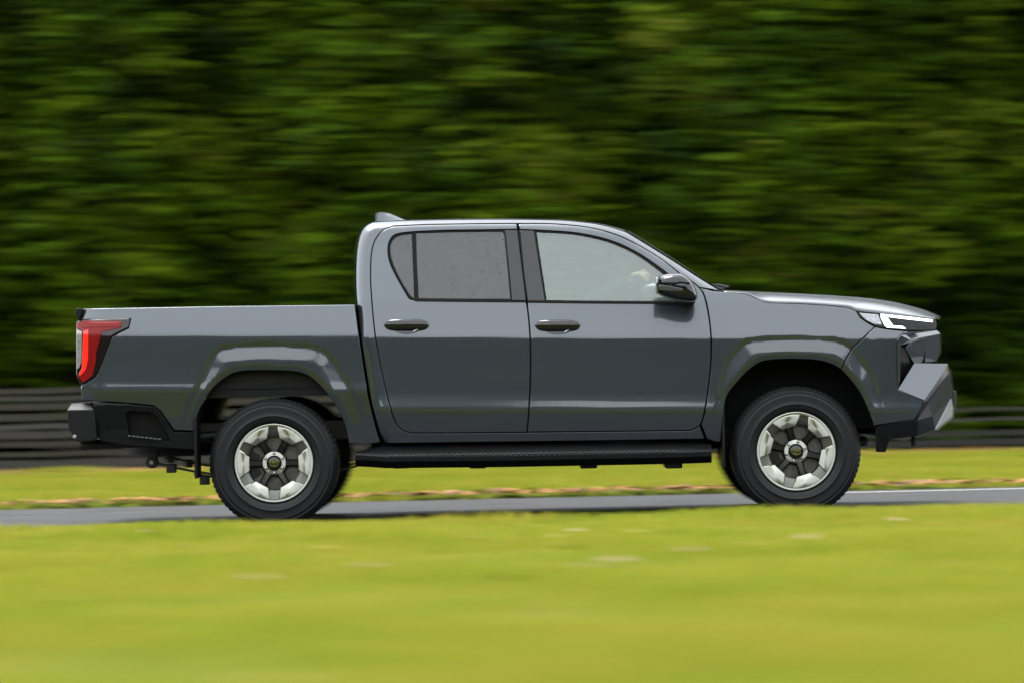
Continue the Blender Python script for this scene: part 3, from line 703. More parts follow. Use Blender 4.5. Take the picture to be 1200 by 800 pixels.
# windscreen between roof front edge, pillars and cowl
pil = edge[iR1:]; n = len(pil)
cr2 = [.016 - .010 * i / (n - 1) for i in range(n)]; bw2 = [.035 + .01 * math.sin(math.pi * i / (n - 1)) - .01 * i / (n - 1) for i in range(n)]
pin = [p + np.array([.004, .004, .004]) for p in pil]
V, F = loft(across(pin, [c - .004 for c in cr2], bw2)); MB().add(V, F).build('windscreen', GLASS_W, P, smooth=60)
# rear cab wall with window opening
bk = edge[:iR0 + 1]
V, F = loft(across(bk, [0] * len(bk), [-.035] * len(bk)))
nb_ = 25; F2 = [f for f in F if not (6 <= f[0] % nb_ <= 17 and 1.36 < V[f[0]][2] < 1.62)]
MB().add(V, F2).build('cab_back', PAINT, P, smooth=60)
F3 = [f for f in F if (6 <= f[0] % nb_ <= 17 and 1.36 < V[f[0]][2] < 1.62)]
MB().add([(a + .008, b, c) for a, b, c in V], F3).build('rear_window', GLASS_R, P, smooth=60)
# shark fin on the roof
ux, _, uz = unproj(441, 259, 0)
m = MB(); secs = []
for (px, top, hw) in [(441.2, 250.5, .006), (445, 249.0, .010), (450, 249.2, .016), (456, 250.6, .022), (463, 253.5, .024), (470, 256.8, .018), (474, 258.2, .008)]:
    b_ = unproj(px, 259.6, 0); t_ = unproj(px, top, 0); secs.append([(b_[0], -hw * 1.7, b_[2]), (b_[0], -hw, (b_[2] + t_[2]) / 2), (t_[0], -hw * .35, t_[2]), (t_[0], hw * .35, t_[2]), (b_[0], hw, (b_[2] + t_[2]) / 2), (b_[0], hw * 1.7, b_[2])])
V, F = loft(secs); m.add(V, F + [(0, 1, 2, 3, 4, 5), tuple(range(len(V) - 1, len(V) - 7, -1))]); m.build('roof_aerial', PAINT, P, smooth=60)

# bonnet: clamshell from wing edge to centre line
he = crom([(848, 342.2), (862, 343), (876, 344), (886, 348.8), (898, 353.6), (920, 354.5), (943, 355.2), (970, 357), (994, 359.4), (1003.6, 363.4), (1025, 366), (1050, 368.8), (1075, 371.2), (1094, 373)], 3)
hc = crom([(847, 340.4), (860, 341), (874, 341.6), (885, 341.8), (898, 342.2), (920, 343.2), (943, 344.4), (970, 346), (994, 347.8), (1004, 348.5), (1025, 351), (1050, 355.8), (1075, 363), (1094, 371)], 3)
rows = []
for a, b in zip(he, hc):
    x, z = near(*a, WF); e = np.array([x, -float(WF(x, z)), z]); c = unproj(b[0], b[1], -.32); row = []
    c = np.array([c[0] + .05 * max(0, (x - 1.3)) / .9, 0, c[2]])
    for j in range(41):
        s = -1 + j / 20; kx = 1 - s * s; kz = (1 - abs(s) ** 4)
        bul = -.010 * math.exp(-((abs(s) - .62) / .07) ** 2) * min(1, max(0, (x - 1.25) / .3))
        row.append((e[0] + (c[0] - e[0]) * kx, e[1] * -s, e[2] + (c[2] - e[2]) * kz + bul))
    rows.append(row)
V, F = loft(rows); bon = MB().add(V, F).build('bonnet', PAINT_WET, P, smooth=60)
sm_ = bon.modifiers.new('solid', 'SOLIDIFY'); sm_.thickness = .012; sm_.offset = -1
# cowl and wiper at the foot of the screen
c0 = unproj(847, 340, -.3)
MB().box((c0[0] - .32, -.70, c0[2] - .16), (c0[0] + .02, .70, c0[2] - .012)).build('cowl', BLACK, P, bevel=.01)
m = MB()
for y in (-.45, .1): m.tube([(c0[0] + .03, y, c0[2] + .012), (c0[0] - .02, y + .25, c0[2] + .035), (c0[0] - .05, y + .5, c0[2] + .04)], .008, 6)
m.build('wiper', BLACK, P)

# ---- front end: grille, lamp, lower bumper
def pY(px, py, Y): p = unproj(px, py, Y); return (p[0], p[1], p[2])
def facets(name, faces, m, label=None, solid=.0, both=True, bevel=0):
    mb = MB()
    for f in faces: mb.add([pY(*p) for p in f], [tuple(range(len(f)))])
    if both:
        V = list(mb.v); F = list(mb.f); mb.add([(x, -y, z) for x, y, z in V], [tuple(reversed(f)) for f in F])
    me = mesh(name, mb.v, mb.f); bm = bmesh.new(); bm.from_mesh(me); bmesh.ops.remove_doubles(bm, verts=bm.verts, dist=.0015); bmesh.ops.recalc_face_normals(bm, faces=bm.faces); bm.to_mesh(me); bm.free()
    o = obj(name, me, m, P, label)
    if solid:
        s = o.modifiers.new('solid', 'SOLIDIFY'); s.thickness = solid; s.offset = -1
    if bevel:
        s = o.modifiers.new('bevel', 'BEVEL'); s.width = bevel; s.segments = 2; s.limit_method = 'ANGLE'; s.angle_limit = R(15)
        me.shade_flat()
    return o
yE = -.876
# bar under the headlamp and grille surround, sloping in towards the centre of the nose
bar_t = [(1025.5, 383.6, -.905), (1040, 386.6, -.885), (1062, 388.2, -.82), (1085, 388, -.70), (1098, 387, -.56)]
facets('grille_surround', [
    [(1051.6, 398.6, yE), (1056, 393, -.872), (1062, 388.6, -.855), (1098, 387.2, -.56), (1101.8, 390.8, -.54), (1066, 398.0, -.83)],
    [(1051.6, 398.6, yE), (1066, 398.0, -.83), (1101.8, 390.8, -.54), (1102.4, 391.6, -.535), (1066, 401.4, -.80), (1055, 404.5, -.866)],
    [(1066, 401.4, -.80), (1102.4, 391.6, -.535), (1102.8, 412, -.53), (1097.2, 422.8, -.54), (1071.5, 425.5, -.66), (1060.5, 407.5, -.74)],
    [(1051.6, 398.6, yE), (1055, 404.5, -.866), (1055, 444, -.866), (1052.2, 456, yE)],
    [(1097.6, 387.2, -.56), (1101.8, 390.8, -.54), (1101.8, 391.2, .0), (1097.6, 387.2, .0)],
    [(1101.8, 390.8, -.54), (1102.8, 412, -.53), (1103.6, 412, .0), (1103, 391, .0)],
    [(1102.8, 412, -.53), (1097.2, 422.8, -.54), (1098, 423, .0), (1103.6, 412, .0)],
], PAINT, solid=.006, bevel=.0015)
si_ = facets('side_intake', [[(1055, 404, -.80), (1060.5, 407, -.70), (1072, 426, -.62), (1055, 446, -.74)], [(1055, 404.5, -.863), (1055, 404, -.80), (1055, 446, -.74), (1055, 444, -.863)]], BLACK, solid=.004, both=False); mirror(si_)
def planeY(px, py, A, B, C):         # Y where the sight line of a photo point meets the plane through three such points
    a, b, c = (np.array(pY(*q)) for q in (A, B, C)); n = np.cross(b - a, c - a); ray = M3 @ np.array([px - 600.0, 400.0 - py, -FPX])
    return (CAM + ray * (n.dot(a - CAM) / n.dot(ray)))[1]
PA, PB, PE = (1052.2, 456, yE - .001), (1071.5, 425.2, -.75), (1083, 468.4, -.818)
PC = (1110.5, 426.0, planeY(1110.5, 426, PA, PB, PE)); PD = (1108, 432.5, planeY(1108, 432.5, PA, PB, PE))
PF = (1112.2, 436.5, PD[2] + .085); PG = (1087.8, 472, PE[2] + .085); PH = (1112.4, 430.5, PC[2] + .075)
facets('bumper_wing', [
    [PA, PB, PC, PD, PE], [PC, PH, PF, PD], [PD, PF, PG, PE],
    [PB, PC, (1111.5, 426, .0), (1073, 425.5, .0)],
    [PC, PH, (1113.4, 431, 0), (1111.5, 426, 0)],
], PAINT, solid=.006, bevel=.0015)
LB = (1076, 510, -.815); LC = (1075, 491.8, -.85); LK = (1096, 502.5, -.70); LM2 = (1093, 487, -.735)
facets('lower_bumper', [
    [PG, PF, (1115, 457, -.50), (1114.6, 467, -.50), LK, LM2],
    [PF, (1113.4, 431, 0), (1116.4, 457, 0), (1115, 457, -.50)],
    [(1115, 457, -.50), (1116.4, 457, 0), (1117.5, 485, 0), (1114.6, 467, -.50)],
    [(1083.5, 470, -.818), PG, LM2, LK, LB, LC],
    [LC, LB, (1043, 514, -.855), (1026, 500, -.89), (1050, 494.8, -.88)],
    [(1026, 500, -.89), (1043, 514, -.855), (1037.5, 529.5, -.83), (1026.5, 529, -.85)],
    [LB, LK, (1098, 503, .0), (1060, 516, .0), (1043, 514, -.855)],
], BLACK, solid=.005, bevel=.002)
SK = (1114.8, 466.5, -.505)
facets('skid_plate', [
    [SK, (1117, 476, -.46), (1115.5, 487.5, -.48), (1096, 502.8, -.705)],
    [(1115.5, 487.5, -.48), (1116.5, 489, 0), (1098, 504, 0), (1096, 502.8, -.705)],
    [(1117, 476, -.46), (1118, 477, 0), (1116.5, 489, 0), (1115.5, 487.5, -.48)],
], SKID, solid=.006, bevel=.002)
a0 = pY(1117.0, 457.5, -.26); b0 = pY(1120.4, 482.5, -.26)
MB().box((a0[0], -.26, b0[2]), (a0[0] + .016, .26, a0[2])).build('number_plate', PLATE, P, bevel=.003)
a0 = pY(1116, 460, -.2); MB().box((a0[0] - .03, -.2, a0[2] - .07), (a0[0] + .006, .2, a0[2] - .01)).build('plate_holder', BLACK, P, bevel=.003)
a0 = pY(1079.8, 460.4, -.80); m = MB().lathe([(0, -.004), (.008, -.003), (.009, 0)], (0, 0, 0), 12); o = m.build('parking_sensor', BLACK_GLOSS, P); o.location = (a0[0], a0[1] + .012, a0[2])
o2 = mirror(o); o2.location.y *= -1
# added black block inside the nose so no light leaks through
MB().box((1.05, -.62, .50), (2.38, .62, 1.14)).build('nose_light_block', BLACK_MATT, P)
a0 = pY(1070, 516, -.6); m = MB().box((a0[0] - .012, -.62, a0[2] - .03), (a0[0] + .012, -.58, a0[2] + .06)); m.build('tow_hook', BLACK, P, bevel=.004)

# headlamp
LAMP = crom([(1003.6, 364.0), (1030, 366.6), (1060, 369.8), (1085, 372.4), (1096, 374)], 3) + [(1097.4, 379), (1097.2, 386.4), (1080, 387), (1062, 387.2), (1044, 385.6), (1026.5, 382.6), (1016, 377.4), (1008, 371.6)]
hl, hl2 = panel('headlight', [LAMP], lambda x, z: WF(x, z) - .008, LAMPDARK, P, step=.012, gap=.001, rnd=.002, depth=.03)
def lamp_part(name, pts, off, m, step=.012):
    a, b = panel(name, [pts], lambda x, z: WF(x, z) - .008 + off, m, hl, step=step, gap=0., rnd=.0015, depth=.004); b.parent = hl2; b.scale = (1, 1, 1)
lamp_part('daytime_light', [(1032, 367.8), (1060, 370.8), (1093, 374.8), (1093, 377.6), (1060, 374.0), (1039.5, 371.4), (1046.6, 381.6), (1058, 382.4), (1061.6, 385.2), (1039.5, 384.0), (1036.5, 381), (1032.5, 373)], .004, DRL, .006)
lamp_part('lamp_reflector', [(1006.5, 366.6), (1029, 368.4), (1031, 373.6), (1033.5, 380.6), (1024, 379.6), (1014, 374.4)], .003, LAMPREF, .006)
lamp_part('lamp_projector', [(1048, 375.6), (1060, 376.6), (1066, 383), (1060, 381), (1051, 379.6)], .003, LAMPDARK, .006)
lamp_part('lamp_projector', [(1074, 378.6), (1088, 380.2), (1088, 383.6), (1074, 384)], .003, LAMPDARK, .006)
lamp_part('lamp_rim', [(1003.8, 363.8), (1030, 366.2), (1060, 369.4), (1096, 373.6), (1096, 374.8), (1060, 370.6), (1030, 367.4), (1005, 365.4)], .005, BLACK_GLOSS, .01)

# ---- tail lamp
TL = [(89.6, 377.5), (93.5, 374.4), (152.6, 373.2), (151, 383.5), (141, 388.2), (131, 393.6), (115, 435.5), (110, 442), (98.5, 449.2), (94, 450.2), (89.4, 440)]
tl, tl2 = panel('tail_lamp', [TL], lambda x, z: WB(x, z) + .004, SMOKE, P, step=.012, gap=.001, rnd=.004, depth=.05)
def tl_part(name, pts, off, m):
    a, b = panel(name, [pts], lambda x, z: WB(x, z) + .004 + off, m, tl, step=.008, gap=0., rnd=.002, depth=.006); b.parent = tl2; b.scale = (1, 1, 1)
tl_part('lamp_lens', [(90, 378.5), (95, 376.3), (116, 376.2), (143, 376.8), (141.5, 384.2), (120, 388.6), (117.5, 396), (113, 412), (112, 425), (108, 440), (97.5, 448.0), (91, 440), (95.5, 435), (97, 388), (90, 384.5)], .004, RED)
tl_part('lit_strip', [(97.6, 388), (103.5, 386.4), (103.2, 420), (100.5, 432.5), (94, 440), (92.4, 437.5), (95.8, 431)], .007, REDLIT)
tl_part('lit_strip', [(97, 378), (142, 378.2), (141.4, 383), (97, 384)], .0065, RED)
tl_part('reverse_lens', [(90, 386), (96.2, 389), (95.4, 424), (92.6, 431), (89.6, 433)], .005, CLEARL)

# ---- rear bumper
def pocket(x, z): return W0B(x, z) - .006
RB = [(108, 470.2), (150, 472.8), (180, 475.8), (187.4, 481.6), (203.4, 504.8), (215, 505.2), (228.6, 505.8), (228.6, 527), (200, 525), (152, 522), (117.5, 516.5), (112.5, 505), (110.5, 480)]
RH = [(148, 484), (152, 481.5), (176, 483.2), (182.5, 488), (196, 509), (198, 516), (152, 511)]
rb, rb2 = panel('rear_bumper_side', [RB, RH], lambda x, z: W0B(x, z) + np.interp(z + .0 * x, [.6, .74, .80, .84], [0, .028, .010, -.012]), BLACK, P, step=.012, gap=.002, rnd=.004, depth=.06)
a_, b_ = panel('bumper_step', [[(146, 480), (184, 482), (200, 518), (150, 516)]], lambda x, z: W0B(x, z) - .045, BLACK, rb, step=.02, gap=0, rnd=.002, depth=.01); b_.parent = rb2; b_.scale = (1, 1, 1)
m = MB()
for i in range(8):
    p = unproj(152 + 5 * i, 510.0 + .55 * i, -.90); m.box((p[0] - .009, -.915, p[2] - .004), (p[0] + .009, -.88, p[2] + .004))
o = m.build('step_tread', ALU, rb, smooth=0); c = o.copy(); COL.objects.link(c); c.parent = rb2; c.location = (0, 0, 0); c.scale = (1, 1, 1)
p0 = unproj(110, 500, -.9)
prof = [(82.5, 472.6), (106, 471.4), (111, 479.4), (114.4, 513.6), (108, 516.6), (90, 517.2), (80.4, 502), (78.4, 480)]
secs = []
for (Y, k_) in [(-.912, .97), (-.90, 1.), (-.55, 1.), (.55, 1.), (.90, 1.), (.912, .97)]:
    Q = [unproj(a, b, -.905) for a, b in prof]; cx = np.mean([q[0] for q in Q]); cz = np.mean([q[2] for q in Q])
    sh = 0 if abs(Y) > .56 else -.04
    secs.append([(cx + (q[0] - cx) * k_ + sh, Y * (.955 if (iq in (0, 1) and abs(Y) > .6) else 1), cz + (q[2] - cz) * k_) for iq, q in enumerate(Q)])
V, F = loft([s + s[:1] for s in secs]); nn_ = len(prof) + 1
MB().add(V, F + [f for o_ in (0, (len(secs) - 1) * nn_) for f in ((o_, o_ + 1, o_ + 2, o_ + 7), tuple(o_ + q for q in range(2, 8)))]).build('rear_bumper', BLACK, P, smooth=30, bevel=.004)
p = unproj(87, 511, -.93); o = MB().lathe([(0, -.012), (.011, -.010), (.013, 0)], (0, 0, 0), 12).build('parking_sensor', SKID, P); o.location = (p[0], -.905, p[2]); mirror(o).location.y *= -1
p = unproj(107, 521, -.6); MB().tube([(p[0] - .06, -.62, p[2]), (p[0] + .3, -.62, p[2] + .01), (p[0] + .9, -.58, p[2] + .05)], .03, 14).build('exhaust_tip', GREASE, P, smooth=60)

# ---- tailgate and load bed
t0 = unproj(93.5, 362, -.80); t1 = unproj(95, 468, -.80)
MB().box((t0[0] + .0, -.80, t1[2] + .02), (t0[0] + .05, .80, t0[2] - .004)).build('tailgate', PAINT, P, bevel=.01)
cp = [unproj(*q, -.86) for q in [(89, 361.6), (97, 361.2), (97, 364), (92, 376), (88.8, 368)]]
MB().prism([(q[0], q[2]) for q in cp], -.86, .86).build('tailgate_cap', BLACK, P, bevel=.003)
e0 = unproj(92.5, 361.4, -.87); e1 = unproj(416, 357, -.87)
def rail(y0, y1):
    m = MB(); n = 14
    for i in range(n):
        pass
    V = []; 
    for i in range(n + 1):
        t = i / n; x = e0[0] + (e1[0] - e0[0]) * t; z = e0[2] + (e1[2] - e0[2]) * t + .0005; wv = float(WB(x, z)) - .004; V += [(x, -wv, z - .003), (x, -wv + .075, z + .002), (x, -wv + .080, z - .05)]
    F = [(3 * i + q, 3 * i + q + 1, 3 * i + q + 4, 3 * i + q + 3) for i in range(n) for q in range(2)]
    return MB().add(V, F)
o = rail(0, 0).build('bed_rail', PAINT, P, smooth=40); mirror(o)
m = MB(); zf = .82
for sy in (-1, 1): m.box((e0[0] + .05, sy * .80 - .012, zf), (e1[0], sy * .80 + .012, e1[2] - .03))
m.box((e0[0] + .05, -.80, zf - .05), (e1[0], .80, zf)).box((e1[0] - .03, -.80, zf), (e1[0] + .0, .80, e1[2] - .01)); m.build('bed_liner', BLACK, P, smooth=0)

# ---- mirrors
def wing_mirror(par, sgn):
    e = empty('wing_mirror', (0, 0, 0), 0, par); e.scale = (1, sgn, 1)
    yb = -1.02
    out = crom([(769.5, 331), (772, 324.5), (780, 321.6), (791, 320.4), (800, 321.6), (808, 327.5), (814, 336), (817, 346), (816, 351.5), (811, 354.2), (798, 353.4), (784, 350), (773, 346), (769.6, 340)], 4)
    Q = [unproj(a, b, yb) for a, b in out]; cx = np.mean([q[0] for q in Q]); cz = np.mean([q[2] for q in Q])
    secs = []
    for (y, k_, dx) in [(-1.145, .45, .0), (-1.135, .74, .0), (-1.10, .92, 0), (-1.05, 1., 0), (-.99, 1., 0), (-.955, .92, 0), (-.94, .75, 0)]:
        secs.append([(cx + (q[0] - cx) * k_, y, cz + (q[2] - cz) * k_) for q in Q])
    V, F = loft([s + s[:1] for s in secs]); nn_ = len(Q) + 1
    MB().add(V, F + [tuple(range(nn_ - 1)), tuple((len(secs) - 1) * nn_ + q for q in range(nn_ - 1))[::-1]]).build('mirror_shell', BLACK_GLOSS, e, smooth=50)
    def off(px, py): p_ = unproj(px, py, -1.10); return p_
    ind = [(772, 334), (784, 335.6), (799, 338.4), (799.5, 342), (784, 341.6), (771.5, 340.6)]
    q = [off(*p_) for p_ in ind]; MB().prism([(p_[0], p_[2]) for p_ in q][::-1], -1.152, -1.08).build('mirror_indicator', INDIC, e, bevel=.004)
    q = [off(*p_) for p_ in [(771, 331.2), (792, 331.6), (796, 330.4), (808, 331.6), (808, 333), (796, 332.4), (792, 334), (771, 333.2)]]
    MB().prism([(p_[0], p_[2]) for p_ in q][::-1], -1.149, -1.08).build('mirror_groove', BLACK_MATT, e)
    a = unproj(806, 352, -.98); b = unproj(811, 356, -.88)
    MB().box((a[0] - .05, -1.0, a[2] - .022), (a[0] + .045, -.865, a[2] + .03)).build('mirror_arm', BLACK_GLOSS, e, bevel=.012)
    g = unproj(769, 336, -1.05); MB().box((g[0] - .002, -1.12, g[2] - .045), (g[0] + .01, -.96, g[2] + .05)).build('mirror_glass', CHROME, e, bevel=.003)
wing_mirror(P, 1); wing_mirror(P, -1)

# ---- side steps
def side_step():
    secs = []
    for (px, yt, yo, inn) in [(416.5, 529.6, 530.8, -.905), (430, 525.6, 531.4, -.86), (452.5, 519.6, 533, -.82), (600, 517.2, 531.6, -.82), (760, 515.6, 528.6, -.82), (806, 515.4, 527.6, -.82), (834, 519.4, 526.6, -.87)]:
        a = unproj(px, yt, inn); b = unproj(px, yo, -.955); c = unproj(px, yo + 1.6, -.962); d = unproj(px, yo + 7.4, -.958); f = unproj(px, yo + 15, -.85); g = unproj(px, yo + 15, -.78); h = unproj(px, yt, -.78)
        secs.append([tuple(q) for q in (h, a, b, c, d, f, g)])
    V, F = loft([s + s[:1] for s in secs]); n8 = 8
    m = MB().add(V, F + [tuple(range(7)), tuple((len(secs) - 1) * n8 + q for q in range(7))[::-1]])
    o = m.build('side_step', BLACK, P, smooth=25, bevel=.003)
    m = MB()
    for i in range(52):
        px = 458 + i * 6.5; p = unproj(px, 533.0 - (px - 452) * .0155, -.96)
        m.box((p[0] - .010, -.9645, p[2] - .003), (p[0] + .010, -.955, p[2] + .003))
    s = m.build('step_tread', ALU, o, smooth=0); s['kind'] = 'stuff'
    c = mirror(o); c2 = s.copy(); COL.objects.link(c2); c2.parent = c
side_step()
m = MB()
for px in (470, 560, 690, 790):
    p = unproj(px, 546, -.8); m.box((p[0] - .05, -.80, p[2] - .012), (p[0] + .05, -.4, p[2] + .04))
m.build('step_bracket', GREASE, P, bevel=.008)

# ---- wheels
RW = .3805
pr = unproj(320.5, 541.5, -.90); pf = unproj(933.5, 526.8, -.90)
def wheel(x, side, spin, first={}):
    e = empty('wheel', (x, side * -.765, RW - .004), 0, P); e.scale = (1, side, 1)
    if not first:
        h = .132
        prof = [(.238, -.108), (.246, -.126), (.262, -.1335), (.276, -.1345), (.280, -.1385), (.284, -.1350), (.305, -.1365), (.322, -.1345), (.330, -.1350), (.333, -.1315), (.346, -.127), (.350, -.1285), (.353, -.1255), (.364, -.117), (.372, -.106), (RW, -.094),
                (RW, -.062), (RW - .009, -.060), (RW - .009, -.050), (RW, -.048), (RW, -.008), (RW - .009, -.006), (RW - .009, .006), (RW, .008), (RW, .048), (RW - .009, .05), (RW - .009, .06), (RW, .062), (RW, .094), (.364, .117), (.33, .132), (.28, .13), (.238, .108)]
        ty = MB().lathe(prof, seg=120).build('tyre', TYRE, e, smooth=50)
        # rolled tread blocks along the shoulder
        m = MB()
        for i in range(72):
            t = 2 * math.pi * i / 72
            for sy in (-1, 1):
                c_, s_ = math.cos(t), math.sin(t); ux_, uz_ = -s_, c_
                pts = []
                for (rr2, yy) in [(RW - .012, .112), (RW + .004, .094), (RW + .004, .066), (RW - .012, .066)]:
                    for q in (-.011, .011): pts.append((rr2 * c_ + ux_ * q, sy * yy, rr2 * s_ + uz_ * q))
                m.add(pts, [(0, 1, 3, 2), (2, 3, 5, 4), (4, 5, 7, 6), (0, 2, 4, 6), (1, 7, 5, 3)])
        tb = m.build('tread_block', TYRE, e, smooth=0); tb['kind'] = 'stuff'
        # barrel
        MB().lathe([(.238, -.112), (.232, -.116), (.228, -.108), (.222, -.10), (.212, -.06), (.208, .10), (.238, .108)], seg=96).build('rim_barrel', GUN, e, smooth=40)
        # rim: bright turned lip, dark dished ring behind, and six machined spoke heads standing proud of it
        MB().lathe([(.2355, -.110), (.2345, -.1165), (.2295, -.1190), (.2200, -.1180), (.2165, -.1130), (.2150, -.100)], seg=120).build('rim', SILVER, e, smooth=25)
        MB().lathe([(.2180, -.106), (.190, -.1000), (.168, -.0940), (.160, -.085), (.163, -.060)], seg=96).build('rim_dish', DISH, e, smooth=40)
        h0 = None
        for i6 in range(6):
            if h0 is None:
                rows = []; radii = [.142, .147, .155, .185, .212, .2190]
                for r_, y0 in zip(radii, [-.088, -.1035, -.1085, -.1140, -.1180, -.1165]):
                    hw = np.interp(r_, [.142, .150, .219], [.28, .315, .415]); row = []
                    for q in (-1, -.97, -.90, -.45, 0, .45, .90, .97, 1):
                        t = hw * q; d = .016 if abs(q) == 1 else .0035 if abs(q) == .97 else 0
                        rr = r_ + .006 * abs(q) ** 2 * (r_ < .16); row.append((rr * math.cos(t), y0 + d, rr * math.sin(t)))
                    rows.append(row)
                V, F = loft(rows); h0 = MB().add(V, F).build('spoke_head', SILVER, e, smooth=30)
            else:
                c = h0.copy(); COL.objects.link(c); c.rotation_euler = (0, math.pi * i6 / 3, 0)
        sp = MB()
        def blade(t):
            V = []
            for (r_, hw, y_) in [(.040, .020, -.060), (.075, .024, -.078), (.110, .021, -.086), (.150, .024, -.092), (.168, .030, -.092)]:
                for (s_, dy) in [(-1, .012), (-.6, -.002), (.6, -.002), (1, .012), (.8, .04), (-.8, .04)]:
                    V.append((r_ * math.cos(t) - s_ * hw * math.sin(t), y_ + dy, r_ * math.sin(t) + s_ * hw * math.cos(t)))
            F = [(i * 6 + q, i * 6 + (q + 1) % 6, i * 6 + 6 + (q + 1) % 6, i * 6 + 6 + q) for i in range(4) for q in range(6)]
            return V, F
        V, F = blade(0); s0 = MB().add(V, F).build('spoke', GUN, e, smooth=35)
        for i in range(1, 6):
            c = s0.copy(); COL.objects.link(c); c.rotation_euler = (0, math.pi * 2 * i / 6, 0)
        MB().lathe([(0, -.070), (.052, -.070), (.078, -.064), (.082, -.05), (.080, -.02)], seg=48).build('hub', GUN, e, smooth=30)
        MB().lathe([(.044, -.0795), (.046, -.082), (.068, -.0785), (.072, -.073), (.074, -.060)], seg=48).build('hub_ring', SILVER, e, smooth=30)
        MB().lathe([(0, -.088), (.028, -.0875), (.034, -.084), (.036, -.07)], seg=40).build('hub_cap', BLACK_GLOSS, e, smooth=30)
        em = MB()
        def oval(cx, cz, a, b, wd):
            V = []; F = []; n = 36
            for i in range(n):
                t = 2 * math.pi * i / n
                for (k_, y_) in [(1, -.0880), (1, -.0905), ((a - wd) / a, -.0905), ((a - wd) / a, -.0880)]: V.append((cx + a * k_ * math.cos(t), y_, cz + (b * k_ if k_ == 1 else (b - wd)) * math.sin(t)))
            F = [(i * 4 + q, i * 4 + (q + 1) % 4, ((i + 1) % n) * 4 + (q + 1) % 4, ((i + 1) % n) * 4 + q) for i in range(n) for q in range(4)]; em.add(V, F)
        oval(0, 0, .027, .0215, .0042); oval(0, .002, .0088, .0190, .0036); oval(0, .0095, .0200, .0082, .0036)
        em.build('emblem', CHROME, e, smooth=30)
        l0 = None
        for i in range(6):
            t = math.pi / 6 + math.pi * i / 3
            if l0 is None: l0 = MB().lathe([(0, -.092), (.007, -.091), (.010, -.086), (.0105, -.066)], seg=6).build('lug_nut', CHROME, e, smooth=30); o = l0
            else: o = l0.copy(); COL.objects.link(o)
            o.location = (.058 * math.cos(t), 0, .058 * math.sin(t))
        MB().lathe([(.05, -.035), (.158, -.035), (.160, -.033), (.160, -.012), (.05, -.012)], seg=64).build('brake_disc', STEEL, e, smooth=30)
        m = MB(); V = []
        for y_ in (-.055, .01):
            for t in np.linspace(R(150), R(215), 9): V += [(.10 * math.cos(t), y_, .10 * math.sin(t)), (.172 * math.cos(t), y_, .172 * math.sin(t))]
        F = [(2 * i, 2 * i + 1, 2 * i + 3, 2 * i + 2) for i in range(8)] + [(18 + 2 * i, 20 + 2 * i, 21 + 2 * i, 19 + 2 * i) for i in range(8)] + [(2 * i + 1, 19 + 2 * i, 21 + 2 * i, 2 * i + 3) for i in range(8)] + [(2 * i, 2 * i + 2, 20 + 2 * i, 18 + 2 * i) for i in range(8)] + [(0, 18, 19, 1), (16, 17, 35, 34)]
        cal = m.add(V, F).build('caliper', GUN, e, smooth=30); cal['_static'] = 1
        first['e'] = e
    else:
        for ch in list(first['e'].children):
            c = ch.copy(); COL.objects.link(c); c.parent = e
    for ch in e.children:
        if ch.name.startswith(('spoke', 'lug_nut', 'emblem', 'tread')):
            ch.location = Matrix.Rotation(spin, 3, 'Y') @ ch.location
            ch.rotation_euler.y += spin
    return e
wheel(pr[0], 1, R(0)); wheel(pf[0], 1, R(14)); wheel(pr[0], -1, R(30)); wheel(pf[0], -1, R(8))
# ---- wheel housings, mud flaps, chassis
def liner(arch, Wf, name, yin):
    pts = [near(*p, Wf) for p in arch]; V = []; n = len(pts)
    for x, z in pts:
        wv = float(Wf(x, z)) - .012
        V += [(x, -wv, z + .006), (x, -wv + .05, z + .016), (x, -yin, z + .016)]
    F = [(3 * i + q, 3 * i + q + 1, 3 * i + q + 4, 3 * i + q + 3) for i in range(n - 1) for q in range(2)]
    o = MB().add(V, F).build(name, BLACK_MATT, P, smooth=40); mirror(o)
liner(ARCH_F, WF, 'wheel_arch_liner', .50); liner(ARCH_R, WB, 'wheel_arch_liner', .34)
def flap(px0, px1, y0, y1):
    a = unproj(px0, y0, -.90); b = unproj(px1, y1, -.90)
    o = MB().box((a[0] - .008, -.915, b[2]), (a[0] + .008, -.66, a[2])).build('mud_flap', BLACK, P, bevel=.003); mirror(o)
flap(228.5, 228.5, 490, 560); flap(847, 847, 478, 547)
m = MB()
for sy in (-1, 1):
    m.box((-2.35, sy * .50 - .04, .50), (2.2, sy * .50 + .04, .62))
m.build('chassis_rail', RUST, P, bevel=.01)
# kick-up of the rail over the rear axle, seen inside the arch
a = unproj(268, 441, -.50); b = unproj(372, 463, -.50)
o = MB().box((a[0], -.54, b[2]), (b[0], -.46, a[2] + .03)).build('chassis_rail', RUST, P, bevel=.006); mirror(o)
m = MB()
for px in (297, 348):
    p = unproj(px, 459, -.55); m.box((p[0] - .035, -.555, p[2] - .02), (p[0] + .035, -.53, p[2] + .05))
o = m.build('rail_bracket', RUST, P, bevel=.004); mirror(o)
MB().box((-.95, -.78, .46), (1.0, .78, .52)).box((1.0, -.70, .40), (1.9, .70, .52)).build('floor_pan', BLACK_MATT, P)
MB().box((-.55, -.45, .36), (.55, .1, .46)).build('transfer_case', GREASE, P, bevel=.03)
MB().tube([(pr[0], -.72, RW), (pr[0], .72, RW)], .05, 14).build('rear_axle', GREASE, P, smooth=50)
MB().lathe([(0, -.16), (.09, -.13), (.14, -.05), (.15, 0), (.14, .05), (.09, .13), (0, .16)], (pr[0], 0, RW), 24).build('differential', GREASE, P, smooth=50)
MB().tube([(pf[0], -.66, RW), (pf[0], .66, RW)], .035, 12).build('front_axle', GREASE, P, smooth=50)
